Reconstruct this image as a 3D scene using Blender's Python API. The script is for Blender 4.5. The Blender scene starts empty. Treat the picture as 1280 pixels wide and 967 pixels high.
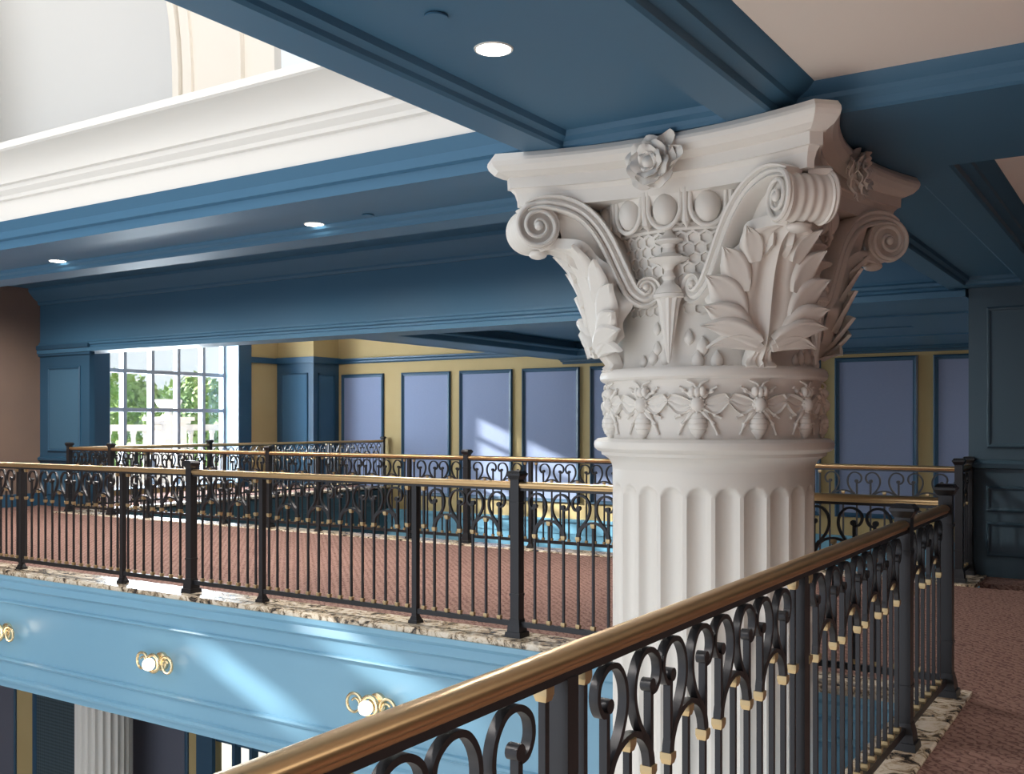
import bpy, math, random
from mathutils import Vector, Matrix
random.seed(7)
PI = math.pi
rad = math.radians
S = bpy.context.scene
COL = S.collection

# ------------------------------------------------------------------ camera
FPX, YAW, CAMH, HORY = 1265.0, 32.84, 1.4625, 527.5
cam = bpy.data.cameras.new('camera')
cam.sensor_width = 36.0
cam.lens = FPX * 36.0 / 1280.0
cam.shift_y = (HORY - 483.5) / 1280.0
cam.clip_start = 0.05
cam.clip_end = 300
camo = bpy.data.objects.new('camera', cam)
COL.objects.link(camo)
camo.location = (0, 0, CAMH)
camo.rotation_euler = (rad(90), 0, rad(YAW))
S.camera = camo

# ------------------------------------------------------------------ world, sun, daylight
w = bpy.data.worlds.new('daylight')
S.world = w
w.use_nodes = True
w.node_tree.nodes['Background'].inputs[0].default_value = (0.86, 0.93, 1.0, 1)
w.node_tree.nodes['Background'].inputs[1].default_value = 0.80

sun = bpy.data.lights.new('sun', 'SUN')
sun.energy = 15.0
sun.angle = rad(1.2)
sun.color = (1.0, 0.96, 0.90)
suno = bpy.data.objects.new('sun', sun)
COL.objects.link(suno)
suno.rotation_euler = Vector((0.90, 0.36, -0.35)).to_track_quat('-Z', 'Y').to_euler()


def area(name, loc, aim, sx, sy, watts, col=(1, 1, 1)):
    l = bpy.data.lights.new(name, 'AREA')
    l.shape = 'RECTANGLE'
    l.size, l.size_y = sx, sy
    l.energy = watts
    l.color = col
    o = bpy.data.objects.new(name, l)
    COL.objects.link(o)
    o.location = loc
    o.rotation_euler = (Vector(aim) - Vector(loc)).to_track_quat('-Z', 'Y').to_euler()
    return o


# daylight through the atrium roof light, the glazed end of the atrium and the windows of the stair hall
area('atrium_roof_light', (-7.2, -1.4, 7.4), (-7.2, -1.4, 0), 8.5, 9.5, 115, (1.0, 0.97, 0.93))
area('atrium_end_glazing', (-8.2, -6.8, 0.6), (-6.2, 5.6, 0.0), 9.0, 6.5, 118, (0.93, 0.97, 1.0))
area('stair_hall_window_light', (-18.45, 14.1, 2.2), (-8, 15.3, 0.5), 3.4, 3.6, 820, (0.84, 0.92, 1.0))

S.view_settings.view_transform = 'Standard'
S.view_settings.look = 'None'
S.view_settings.gamma = 1.0
S.view_settings.use_curve_mapping = False
S.view_settings.exposure = 0.5

# ------------------------------------------------------------------ photo pixel -> direction helpers
_t = rad(YAW)
FW = Vector((-math.sin(_t), math.cos(_t), 0))
RT = Vector((math.cos(_t), math.sin(_t), 0))
EYE = Vector((0, 0, CAMH))


def on(ax, v, px, py):
    d = FW + RT * ((px - 640) / FPX) + Vector((0, 0, (HORY - py) / FPX))
    return EYE + d * ((v - EYE[ax]) / d[ax])


# ------------------------------------------------------------------ materials
MATS = {}


def mat(name, col, rough=0.5, metal=0.0, spec=0.5, bump=None, vary=None, coat=0.0, emis=None):
    m = bpy.data.materials.new(name)
    m.use_nodes = True
    nt = m.node_tree
    b = nt.nodes['Principled BSDF']
    b.inputs['Base Color'].default_value = (*col, 1)
    b.inputs['Roughness'].default_value = rough
    b.inputs['Metallic'].default_value = metal
    b.inputs['Specular IOR Level'].default_value = spec
    b.inputs['Coat Weight'].default_value = coat
    if emis:
        b.inputs['Emission Color'].default_value = (*emis[0], 1)
        b.inputs['Emission Strength'].default_value = emis[1]
    tc = nt.nodes.new('ShaderNodeTexCoord')
    if vary:      # (scale, second colour, factor)
        n = nt.nodes.new('ShaderNodeTexNoise')
        n.inputs['Scale'].default_value = vary[0]
        n.inputs['Detail'].default_value = 5
        nt.links.new(tc.outputs['Object'], n.inputs['Vector'])
        mx = nt.nodes.new('ShaderNodeMix')
        mx.data_type = 'RGBA'
        mx.inputs[6].default_value = (*col, 1)
        mx.inputs[7].default_value = (*vary[1], 1)
        mp = nt.nodes.new('ShaderNodeMapRange')
        mp.inputs[1].default_value = 0.35
        mp.inputs[2].default_value = 0.7
        mp.inputs[4].default_value = vary[2]
        nt.links.new(n.outputs['Fac'], mp.inputs[0])
        nt.links.new(mp.outputs[0], mx.inputs[0])
        nt.links.new(mx.outputs[2], b.inputs['Base Color'])
    if bump:      # (scale, strength, distance)
        n = nt.nodes.new('ShaderNodeTexNoise')
        n.inputs['Scale'].default_value = bump[0]
        n.inputs['Detail'].default_value = 4
        nt.links.new(tc.outputs['Object'], n.inputs['Vector'])
        bp = nt.nodes.new('ShaderNodeBump')
        bp.inputs['Strength'].default_value = bump[1]
        bp.inputs['Distance'].default_value = bump[2]
        nt.links.new(n.outputs['Fac'], bp.inputs['Height'])
        nt.links.new(bp.outputs[0], b.inputs['Normal'])
    MATS[name] = m
    return m


def carpet_mat():
    m = mat('carpet', (0.235, 0.135, 0.115), rough=0.95, spec=0.1)
    nt = m.node_tree
    b = nt.nodes['Principled BSDF']
    tc = nt.nodes.new('ShaderNodeTexCoord')
    wv = nt.nodes.new('ShaderNodeTexWave')
    wv.wave_type = 'BANDS'
    wv.bands_direction = 'DIAGONAL'
    wv.inputs['Scale'].default_value = 9.0
    wv.inputs['Distortion'].default_value = 7.0
    wv.inputs['Detail'].default_value = 1.5
    wv.inputs['Detail Scale'].default_value = 3.0
    nt.links.new(tc.outputs['Object'], wv.inputs['Vector'])
    no = nt.nodes.new('ShaderNodeTexNoise')
    no.inputs['Scale'].default_value = 140
    nt.links.new(tc.outputs['Object'], no.inputs['Vector'])
    ad = nt.nodes.new('ShaderNodeMath')
    ad.operation = 'MULTIPLY_ADD'
    ad.inputs[1].default_value = 0.35
    nt.links.new(no.outputs['Fac'], ad.inputs[0])
    nt.links.new(wv.outputs['Fac'], ad.inputs[2])
    rp = nt.nodes.new('ShaderNodeValToRGB')
    rp.color_ramp.elements[0].position = 0.15
    rp.color_ramp.elements[0].color = (0.13, 0.07, 0.06, 1)
    rp.color_ramp.elements[1].position = 0.6
    rp.color_ramp.elements[1].color = (0.27, 0.165, 0.14, 1)
    nt.links.new(ad.outputs[0], rp.inputs[0])
    nt.links.new(rp.outputs[0], b.inputs['Base Color'])
    bp = nt.nodes.new('ShaderNodeBump')
    bp.inputs['Strength'].default_value = 0.7
    bp.inputs['Distance'].default_value = 0.008
    nt.links.new(ad.outputs[0], bp.inputs['Height'])
    nt.links.new(bp.outputs[0], b.inputs['Normal'])
    return m


def granite_mat():
    m = mat('granite', (0.7, 0.62, 0.5), rough=0.22, spec=0.5)
    nt = m.node_tree
    b = nt.nodes['Principled BSDF']
    tc = nt.nodes.new('ShaderNodeTexCoord')
    n1 = nt.nodes.new('ShaderNodeTexNoise')
    n1.inputs['Scale'].default_value = 10.0
    n1.inputs['Detail'].default_value = 9
    n1.inputs['Roughness'].default_value = 0.72
    n1.inputs['Distortion'].default_value = 1.2
    nt.links.new(tc.outputs['Object'], n1.inputs['Vector'])
    rp = nt.nodes.new('ShaderNodeValToRGB')
    e = rp.color_ramp.elements
    e[0].position = 0.40
    e[0].color = (0.035, 0.03, 0.028, 1)
    e[1].position = 0.62
    e[1].color = (0.78, 0.70, 0.60, 1)
    x = e.new(0.47)
    x.color = (0.40, 0.30, 0.20, 1)
    x = e.new(0.51)
    x.color = (0.66, 0.56, 0.43, 1)
    nt.links.new(n1.outputs['Fac'], rp.inputs[0])
    nt.links.new(rp.outputs[0], b.inputs['Base Color'])
    return m


def weave_mat(name, c1, c2, scale):
    m = mat(name, c1, rough=0.75, spec=0.25)
    nt = m.node_tree
    b = nt.nodes['Principled BSDF']
    tc = nt.nodes.new('ShaderNodeTexCoord')
    mp = nt.nodes.new('ShaderNodeMapping')
    mp.inputs['Scale'].default_value = (scale, scale, scale * 6)
    nt.links.new(tc.outputs['Object'], mp.inputs['Vector'])
    n = nt.nodes.new('ShaderNodeTexNoise')
    n.inputs['Scale'].default_value = 1.0
    n.inputs['Detail'].default_value = 4
    nt.links.new(mp.outputs[0], n.inputs['Vector'])
    mx = nt.nodes.new('ShaderNodeMix')
    mx.data_type = 'RGBA'
    mx.inputs[6].default_value = (*c1, 1)
    mx.inputs[7].default_value = (*c2, 1)
    nt.links.new(n.outputs['Fac'], mx.inputs[0])
    nt.links.new(mx.outputs[2], b.inputs['Base Color'])
    return m


def lattice_mat():
    m = mat('lattice', (0.05, 0.08, 0.1), rough=0.5)
    nt = m.node_tree
    b = nt.nodes['Principled BSDF']
    tc = nt.nodes.new('ShaderNodeTexCoord')
    ck = nt.nodes.new('ShaderNodeTexChecker')
    ck.inputs['Scale'].default_value = 26
    ck.inputs[1].default_value = (0.03, 0.055, 0.07, 1)
    ck.inputs[2].default_value = (0.075, 0.115, 0.14, 1)
    mp = nt.nodes.new('ShaderNodeMapping')
    mp.inputs['Rotation'].default_value = (0, rad(45), 0)
    nt.links.new(tc.outputs['Object'], mp.inputs['Vector'])
    nt.links.new(mp.outputs[0], ck.inputs['Vector'])
    nt.links.new(ck.outputs[0], b.inputs['Base Color'])
    return m


def glass_mat():
    m = bpy.data.materials.new('glass')
    m.use_nodes = True
    nt = m.node_tree
    nt.nodes.clear()
    o = nt.nodes.new('ShaderNodeOutputMaterial')
    mx = nt.nodes.new('ShaderNodeMixShader')
    tr = nt.nodes.new('ShaderNodeBsdfTransparent')
    gl = nt.nodes.new('ShaderNodeBsdfGlossy')
    tr.inputs[0].default_value = (0.96, 0.98, 0.98, 1)
    gl.inputs['Roughness'].default_value = 0.02
    mx.inputs[0].default_value = 0.06
    nt.links.new(tr.outputs[0], mx.inputs[1])
    nt.links.new(gl.outputs[0], mx.inputs[2])
    nt.links.new(mx.outputs[0], o.inputs[0])
    MATS['glass'] = m


BLUE = (0.054, 0.15, 0.255)
mat('blue_paint', BLUE, rough=0.46, spec=0.35, bump=(35, 0.03, 0.003))
mat('fascia_blue', (0.185, 0.375, 0.52), rough=0.30, spec=0.5, vary=(0.9, (0.205, 0.40, 0.545), 0.7))
mat('reveal_blue', (0.20, 0.30, 0.39), rough=0.5)
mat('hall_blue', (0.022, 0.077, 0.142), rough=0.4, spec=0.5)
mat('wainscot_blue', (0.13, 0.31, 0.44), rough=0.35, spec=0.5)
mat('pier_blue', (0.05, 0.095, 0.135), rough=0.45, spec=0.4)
mat('teal_dark', (0.028, 0.075, 0.10), rough=0.5)
mat('yellow_wall', (0.46, 0.345, 0.16), rough=0.8, vary=(1.4, (0.50, 0.38, 0.19), 0.6))
mat('brown_wall', (0.185, 0.13, 0.105), rough=0.7, vary=(2.0, (0.21, 0.145, 0.11), 0.6))
mat('plaster', (0.80, 0.765, 0.72), rough=0.42, spec=0.4, bump=(60, 0.04, 0.003))
mat('cream_paint', (0.70, 0.645, 0.575), rough=0.6)
mat('white_paint', (0.80, 0.775, 0.74), rough=0.55)
mat('ceiling_white', (0.84, 0.77, 0.71), rough=0.8)
mat('bronze', (0.030, 0.030, 0.034), rough=0.38, metal=0.55, spec=0.5)
mat('brass', (0.64, 0.44, 0.235), rough=0.34, metal=0.95, vary=(6, (0.56, 0.38, 0.20), 0.6))
mat('knob_brass', (0.47, 0.355, 0.20), rough=0.38, metal=0.8)
mat('gold', (0.80, 0.66, 0.42), rough=0.25, metal=0.9)
mat('lamp_on', (1, 0.95, 0.85), emis=((1.0, 0.93, 0.82), 9.0))
mat('bulb_on', (1, 0.9, 0.75), emis=((1.0, 0.80, 0.58), 2.2))
mat('mullion', (0.30, 0.34, 0.40), rough=0.4)
mat('stone_white', (0.62, 0.61, 0.63), rough=0.7)
mat('leaf_green', (0.19, 0.33, 0.12), rough=0.7, vary=(0.8, (0.42, 0.52, 0.18), 0.9))
mat('bark', (0.2, 0.15, 0.11), rough=0.9)
mat('lower_floor', (0.62, 0.60, 0.57), rough=0.4, vary=(1.0, (0.55, 0.53, 0.5), 0.5))
mat('grass', (0.2, 0.3, 0.12), rough=0.9, vary=(3.0, (0.26, 0.36, 0.15), 0.8))
mat('slot_black', (0.01, 0.012, 0.015), rough=0.8)
carpet_mat(); granite_mat(); lattice_mat(); glass_mat()
weave_mat('panel_fabric', (0.22, 0.27, 0.42), (0.27, 0.32, 0.47), 18)
weave_mat('lower_fabric', (0.12, 0.125, 0.165), (0.145, 0.15, 0.19), 18)
weave_mat('alcove_blue', (0.045, 0.115, 0.19), (0.055, 0.13, 0.21), 18)


# ------------------------------------------------------------------ mesh builder
class MB:
    def __init__(self):
        self.v, self.f = [], []

    def add(self, vs, fs):
        n = len(self.v)
        self.v += [tuple(p) for p in vs]
        self.f += [tuple(n + i for i in q) for q in fs]
        return self

    def box(self, x0, x1, y0, y1, z0, z1):
        vs = [(x, y, z) for z in (z0, z1) for y in (y0, y1) for x in (x0, x1)]
        return self.add(vs, [(0, 2, 3, 1), (4, 5, 7, 6), (0, 1, 5, 4), (2, 6, 7, 3), (0, 4, 6, 2), (1, 3, 7, 5)])

    def frustum(self, cx, cy, z0, z1, a0, a1):
        vs = [(cx + sx * a, cy + sy * a, z) for z, a in ((z0, a0), (z1, a1)) for sy in (-1, 1) for sx in (-1, 1)]
        return self.add(vs, [(0, 2, 3, 1), (4, 5, 7, 6), (0, 1, 5, 4), (2, 6, 7, 3), (0, 4, 6, 2), (1, 3, 7, 5)])

    def prism(self, prof, ax, a, b):
        """closed profile extruded along axis ax (0: prof is (y,z), 1: prof is (x,z), 2: prof is (x,y))"""
        n = len(prof)
        vs = []
        for t in (a, b):
            for p, q in prof:
                vs.append((t, p, q) if ax == 0 else (p, t, q) if ax == 1 else (p, q, t))
        fs = [(i, (i + 1) % n, n + (i + 1) % n, n + i) for i in range(n)]
        fs += [tuple(range(n - 1, -1, -1)), tuple(range(n, 2 * n))]
        return self.add(vs, fs)

    def lathe(self, prof, n=24, axis='z', c=(0, 0, 0), caps=True):
        vs, fs = [], []
        for r, h in prof:
            for k in range(n):
                a = 2 * PI * k / n
                p = (r * math.cos(a), r * math.sin(a), h)
                if axis == 'y':
                    p = (p[0], p[2], p[1])
                elif axis == 'x':
                    p = (p[2], p[0], p[1])
                vs.append((p[0] + c[0], p[1] + c[1], p[2] + c[2]))
        m = len(prof)
        for i in range(m - 1):
            for k in range(n):
                fs.append((i * n + k, i * n + (k + 1) % n, (i + 1) * n + (k + 1) % n, (i + 1) * n + k))
        if caps:
            fs.append(tuple(range(n - 1, -1, -1)))
            fs.append(tuple((m - 1) * n + k for k in range(n)))
        return self.add(vs, fs)

    def ribbon(self, path, dn, db, nrm, closed_ends=True):
        """flat bar: path of 3D points; nrm = constant bar-depth axis; dn = half thickness in plane (number or list), db = half depth"""
        nrm = Vector(nrm)
        P = [Vector(p) for p in path]
        n = len(P)
        vs, fs = [], []
        for i, p in enumerate(P):
            t = (P[min(i + 1, n - 1)] - P[max(i - 1, 0)]).normalized()
            s = t.cross(nrm).normalized()
            h = dn[i] if isinstance(dn, list) else dn
            for a, b in ((-1, -1), (1, -1), (1, 1), (-1, 1)):
                vs.append(p + s * (a * h) + nrm * (b * db))
        for i in range(n - 1):
            for k in range(4):
                fs.append((4 * i + k, 4 * i + (k + 1) % 4, 4 * i + 4 + (k + 1) % 4, 4 * i + 4 + k))
        fs += [(3, 2, 1, 0), tuple(4 * (n - 1) + k for k in range(4))]
        return self.add(vs, fs)

    def tube(self, path, rr, n=8):
        P = [Vector(p) for p in path]
        m = len(P)
        vs, fs = [], []
        up = Vector((0, 0, 1))
        prev = None
        for i, p in enumerate(P):
            t = (P[min(i + 1, m - 1)] - P[max(i - 1, 0)]).normalized()
            if prev is None:
                ref = up if abs(t.dot(up)) < 0.9 else Vector((1, 0, 0))
                s = t.cross(ref).normalized()
            else:
                s = (prev - t * prev.dot(t)).normalized()
            prev = s
            q = t.cross(s)
            r = rr[i] if isinstance(rr, (list, tuple)) else rr
            for k in range(n):
                a = 2 * PI * k / n
                vs.append(p + s * (r * math.cos(a)) + q * (r * math.sin(a)))
        for i in range(m - 1):
            for k in range(n):
                fs.append((i * n + k, i * n + (k + 1) % n, (i + 1) * n + (k + 1) % n, (i + 1) * n + k))
        fs += [tuple(range(n - 1, -1, -1)), tuple((m - 1) * n + k for k in range(n))]
        return self.add(vs, fs)

    def ellipsoid(self, c, r, nu=14, nv=9):
        vs, fs = [], []
        for j in range(nv + 1):
            b = -PI / 2 + PI * j / nv
            for i in range(nu):
                a = 2 * PI * i / nu
                vs.append((c[0] + r[0] * math.cos(b) * math.cos(a), c[1] + r[1] * math.cos(b) * math.sin(a), c[2] + r[2] * math.sin(b)))
        for j in range(nv):
            for i in range(nu):
                fs.append((j * nu + i, j * nu + (i + 1) % nu, (j + 1) * nu + (i + 1) % nu, (j + 1) * nu + i))
        return self.add(vs, fs)

    def sheet(self, G, th):
        """closed thick sheet from a grid of (point, normal)"""
        n, m = len(G), len(G[0])
        vs = [p for row in G for p, q in row] + [Vector(p) - Vector(q) * th for row in G for p, q in row]
        fs = []
        o = n * m
        for i in range(n - 1):
            for j in range(m - 1):
                a, b, c, d = i * m + j, i * m + j + 1, (i + 1) * m + j + 1, (i + 1) * m + j
                fs += [(a, b, c, d), (o + d, o + c, o + b, o + a)]
        for i in range(n - 1):
            fs += [(i * m, (i + 1) * m, o + (i + 1) * m, o + i * m),
                   ((i + 1) * m + m - 1, i * m + m - 1, o + i * m + m - 1, o + (i + 1) * m + m - 1)]
        for j in range(m - 1):
            fs += [(j + 1, j, o + j, o + j + 1), ((n - 1) * m + j, (n - 1) * m + j + 1, o + (n - 1) * m + j + 1, o + (n - 1) * m + j)]
        return self.add(vs, fs)

    def mesh(self, name, m, smooth=False):
        me = bpy.data.meshes.new(name)
        me.from_pydata(self.v, [], self.f)
        me.validate()
        import bmesh
        bm = bmesh.new()
        bm.from_mesh(me)
        bmesh.ops.recalc_face_normals(bm, faces=bm.faces)
        bm.to_mesh(me)
        bm.free()
        if smooth:
            me.polygons.foreach_set('use_smooth', [True] * len(me.polygons))
            try:
                me.set_sharp_from_angle(angle=rad(smooth if smooth is not True else 40))
            except Exception:
                pass
        me.materials.append(MATS[m])
        return me


def put(name, me, parent=None, loc=(0, 0, 0), rot=(0, 0, 0), scale=(1, 1, 1)):
    o = bpy.data.objects.new(name, me)
    COL.objects.link(o)
    o.parent = parent
    o.location = loc
    o.rotation_euler = rot
    o.scale = scale
    return o


def obj(name, mb, m, parent=None, smooth=False, loc=(0, 0, 0), rot=(0, 0, 0), scale=(1, 1, 1)):
    return put(name, mb.mesh(name, m, smooth), parent, loc, rot, scale)


def struct(name, mb, m, smooth=False, label=None, cat=None):
    o = obj(name, mb, m, None, smooth)
    o['kind'] = 'structure'
    if label:
        o['label'] = label
        o['category'] = cat or name.split('_')[0]
    return o


def thing(name, label, cat, loc=(0, 0, 0), rotz=0, group=None):
    o = put(name, None, None, loc, (0, 0, rotz))
    o['label'] = label
    o['category'] = cat
    if group:
        o['group'] = group
    return o


def spline(P, n):
    """Catmull-Rom through tuples, n samples per span"""
    out = []
    for i in range(len(P) - 1):
        p0, p1, p2, p3 = P[max(i - 1, 0)], P[i], P[i + 1], P[min(i + 2, len(P) - 1)]
        for k in range(n):
            t = k / n
            out.append(tuple(0.5 * (2 * b + (c - a) * t + (2 * a - 5 * b + 4 * c - d) * t * t + (3 * b - a - 3 * c + d) * t ** 3)
                             for a, b, c, d in zip(p0, p1, p2, p3)))
    out.append(tuple(P[-1]))
    return out


# ================================================================== THE SETTING
ZL = -5.2            # lower level floor
ZC = 2.74            # soffit of the beams
YF = 5.62            # fascia of the cross walkway
XW = -16.7           # end wall of the walkway
YB = 10.5            # far beam, pier and pilaster plane
YP = 17.9            # panelled wall of the stair hall
XV = -15.0           # left edge of the stair void

# floors (carpet on slab)
f = MB()
f.box(-0.87, 4.2, -6.5, 10.05, -1.1, 0)
f.box(XW, -0.87, 5.9, 9.75, -1.1, 0)
f.box(XW, XV - 0.15, 9.75, 10.9, -1.1, 0)
f.box(-18.3, XV - 0.15, 10.9, YP, -1.1, 0)
f.box(-1.42, 4.2, 10.05, YP, -1.1, 0)
struct('floor', f, 'carpet', label='brown patterned carpet of the walkways', cat='floor')
f = MB()
f.box(-18.3, 4.2, -7, YP, ZL - 0.1, ZL)
struct('floor_lower', f, 'lower_floor', label='floor of the level below the atrium', cat='floor')

# stone kerbs under the railings
trim_i = [0]


def trim(mb, m, label, smooth=False):
    trim_i[0] += 1
    return struct('trim_%d' % trim_i[0], mb, m, smooth, label, 'trim')


def kerb(x0, x1, y0, y1, label, joint):
    t = put('stone_kerb', None)
    t.name = 'trim_kerb_%d' % (joint[2])
    t['kind'] = 'structure'
    t['label'] = label
    t['category'] = 'kerb'
    t.location = (x0, y0, 0)
    ax, step = joint[0], joint[1]
    L = (x1 - x0) if ax == 0 else (y1 - y0)
    n = max(1, round(L / step))
    b = 0.008
    for k in range(n):
        a0, a1 = L * k / n + 0.0015, L * (k + 1) / n - 0.0015
        wd = (y1 - y0) if ax == 0 else (x1 - x0)
        prof = [(0, -0.025), (wd, -0.025), (wd, 0.008), (wd - b, 0.015), (b, 0.015), (0, 0.008)]
        m = MB().prism(prof, ax, a0, a1)
        obj('slab', m, 'granite', t)
    return t


kerb(-16.7, -0.87, 5.61, 5.93, 'veined cream stone kerb under the cross walkway railing', (0, 1.65, 1))
kerb(-1.13, -0.87, -6.5, 5.61, 'veined cream stone kerb under the brass railing beside the column', (1, 1.5, 2))
kerb(-15.15, -1.42, 9.75, 10.07, 'veined cream stone kerb along the stair void', (0, 1.68, 3))
kerb(-1.72, -1.42, 10.07, 10.5, 'short stone kerb at the dark pier', (1, 0.5, 4))
kerb(-15.15, -14.85, 10.07, YP, 'stone kerb along the window side of the stair void', (1, 1.6, 5))

# fascia of the cross walkway (painted, moulded), facing the atrium
pr = [(YF + 0.12, -0.025), (YF - 0.025, -0.025), (YF - 0.028, -0.06), (YF - 0.01, -0.085), (YF - 0.03, -0.125), (YF - 0.035, -0.14), (YF - 0.02, -0.155), (YF, -0.165),
      (YF, -0.262), (YF - 0.022, -0.272), (YF - 0.028, -0.284), (YF - 0.015, -0.297), (YF + 0.012, -0.305),
      (YF + 0.012, -0.825), (YF - 0.015, -0.832), (YF - 0.028, -0.846), (YF - 0.02, -0.862), (YF, -0.872),
      (YF, -1.0), (YF - 0.03, -1.012), (YF - 0.045, -1.03), (YF - 0.04, -1.05), (YF - 0.015, -1.06), (YF - 0.012, -1.112), (YF + 0.12, -1.112)]
trim(MB().prism(pr, 0, XW, -1.08), 'fascia_blue', 'pale blue moulded fascia below the cross walkway', 25)
trim(MB().box(-1.10, -0.98, -6.5, 5.61, -1.112, -0.06), 'fascia_blue', 'pale blue fascia below the brass railing')
# dark fascias around the stair void
sv = MB().box(XV - 0.12, XV + 0.08, 10.07, YP, -1.1, -0.06)
for z in (-0.10, -0.32, -0.42, -0.98):
    sv.box(XV + 0.08, XV + 0.10, 10.07, YP, z - 0.02, z)
trim(sv, 'teal_dark', 'dark teal fascia of the stair void')
trim(MB().box(XV, -1.42, 9.9, 10.05, -1.1, -0.06), 'teal_dark', 'dark back of the stair void kerb')
# ceiling of the lower level
c = MB()
c.box(XW, -1.1, YF + 0.12, 9.9, -1.112, -1.1)
c.box(-1.0, 4.2, -6.5, YP, -1.112, -1.1)
struct('ceiling_lower', c, 'blue_paint', label='painted ceiling of the level below', cat='ceiling')


# ---- walls
def framed_panel(parent, x0, x1, z0, z1, y, fabric, framem, fw=0.05, fd=0.035, name='wall_panel'):
    """fabric field with a moulded frame, on a wall facing -Y"""
    p = obj(name, MB().box(x0 + fw * 0.6, x1 - fw * 0.6, y - 0.012, y + 0.005, z0 + fw * 0.6, z1 - fw * 0.6), fabric, parent)
    m = MB()
    o = [(0, 0), (0, -fd * 0.6), (fw * 0.25, -fd), (fw * 0.5, -fd * 0.85), (fw * 0.6, -fd * 0.5), (fw, -fd * 0.35), (fw, 0)]
    rings = []
    for a, d in o:
        rings.append([(x0 + a, y + d, z0 + a), (x1 - a, y + d, z0 + a), (x1 - a, y + d, z1 - a), (x0 + a, y + d, z1 - a)])
    vs = [q for r in rings for q in r]
    fs = [(4 * i + k, 4 * i + (k + 1) % 4, 4 * i + 4 + (k + 1) % 4, 4 * i + 4 + k) for i in range(len(o) - 1) for k in range(4)]
    m.add(vs, fs)
    obj('panel_frame', m, framem, p)
    return p


def framed_panel_x(parent, y0, y1, z0, z1, x, fabric, framem, fw=0.05):
    """same on a wall facing +X"""
    p = obj('wall_panel', MB().box(x - 0.005, x + 0.012, y0 + fw * 0.6, y1 - fw * 0.6, z0 + fw * 0.6, z1 - fw * 0.6), fabric, parent)
    m = MB()
    m.box(x, x + 0.03, y0, y0 + fw, z0, z1).box(x, x + 0.03, y1 - fw, y1, z0, z1)
    m.box(x, x + 0.03, y0, y1, z0, z0 + fw).box(x, x + 0.03, y0, y1, z1 - fw, z1)
    obj('panel_frame', m, framem, p)
    return p


wb = struct('wall_back', MB().box(-18.3, 4.2, YP, YP + 0.2, ZL, 4.3), 'yellow_wall', label='yellow wall with framed blue fabric panels behind the stair void', cat='wall')
for k in range(9):
    x0 = -16.42 + 1.613 * k if k else -16.33
    x1 = -15.04 if k == 0 else x0 + 1.37
    if k:
        x0 = -14.52 + 1.613 * (k - 1)
        x1 = x0 + 1.37
    framed_panel(wb, x0, x1, -0.18, 2.58, YP, 'panel_fabric', 'hall_blue', 0.08, 0.05)
# rail moulding high on the wall and its cornice
rl = [(YP, 2.83), (YP - 0.03, 2.83), (YP - 0.05, 2.86), (YP - 0.05, 2.89), (YP - 0.08, 2.92), (YP - 0.08, 2.95), (YP, 2.96)]
obj('picture_rail', MB().prism(rl, 0, -16.5, 4.2), 'hall_blue', wb)
# wainscot below floor level: blue boarding with mouldings and raised panels
ws = obj('wainscot', MB().box(-15, 4.2, YP - 0.03, YP, ZL, -0.52).box(-15, 4.2, YP - 0.07, YP, -0.56, -0.50).box(-15, 4.2, YP - 0.05, YP, -0.80, -0.76).box(-15, 4.2, YP - 0.05, YP, -2.5, -2.46), 'wainscot_blue', wb)
for k in range(12):
    x0 = -14.6 + 1.3 * k
    obj('wainscot_panel', MB().prism([(x0, -2.36), (x0 + 1.1, -2.36), (x0 + 1.1, -0.92), (x0, -0.92)], 1, YP - 0.045, YP - 0.03), 'wainscot_blue', ws)
for k in range(12):
    x0 = -14.6 + 1.3 * k
    obj('wainscot_panel', MB().prism([(x0, -4.9), (x0 + 1.1, -4.9), (x0 + 1.1, -2.62), (x0, -2.62)], 1, YP - 0.045, YP - 0.03), 'wainscot_blue', ws)

# window wall of the stair hall (x = -17.6) with the opening
wl = MB()
WX0, WX1 = -18.1, -17.6
wl.box(WX0, WX1, 10.9, 12.5, -1.1, 4.3).box(WX0, WX1, 15.84, YP, -1.1, 4.3)
wl.box(WX0, WX1, 12.5, 15.84, -1.1, 0.10).box(WX0, WX1, 12.5, 15.84, 3.75, 4.3)
wside = struct('wall_left', wl, 'yellow_wall', label='yellow window wall of the stair hall', cat='wall')
wm = MB()      # casing and reveals
wm.box(-17.6, -17.54, 12.15, 12.5, 0, 4.0).box(-17.6, -17.54, 15.84, 16.2, 0, 4.0).box(-17.6, -17.54, 12.15, 16.2, 3.75, 4.0)
obj('window_casing', wm, 'hall_blue', wside)
wr = MB()
wr.box(WX0 + 0.1, WX1 + 0.05, 15.82, 15.84, 0.1, 3.75).box(WX0 + 0.1, WX1 + 0.05, 12.5, 12.52, 0.1, 3.75).box(WX0 + 0.1, WX1 + 0.05, 12.5, 15.84, 0.1, 0.12)
obj('window_reveal', wr, 'reveal_blue', wside)
obj('picture_rail', MB().box(-17.6, -17.55, 16.2, 17.07, 2.83, 2.96), 'hall_blue', wside)
# projecting panelled corner box between window wall and panelled wall
bx = struct('wall_corner', MB().box(-17.6, -16.45, 17.07, YP, -0.02, 4.3), 'yellow_wall', label='boxed corner beside the hall window', cat='wall')
obj('panelling', MB().box(-17.62, -16.43, 17.05, YP - 0.001, 0, 2.9), 'hall_blue', bx)
obj('picture_rail', MB().box(-17.62, -16.38, 17.0, YP - 0.002, 2.83, 2.97), 'hall_blue', bx)
framed_panel(bx, -17.45, -16.6, 0.1, 2.6, 17.05, 'alcove_blue', 'hall_blue', 0.05, 0.03)
framed_panel_x(bx, 17.2, 17.75, 0.1, 2.6, -16.43, 'alcove_blue', 'hall_blue', 0.05)

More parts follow.
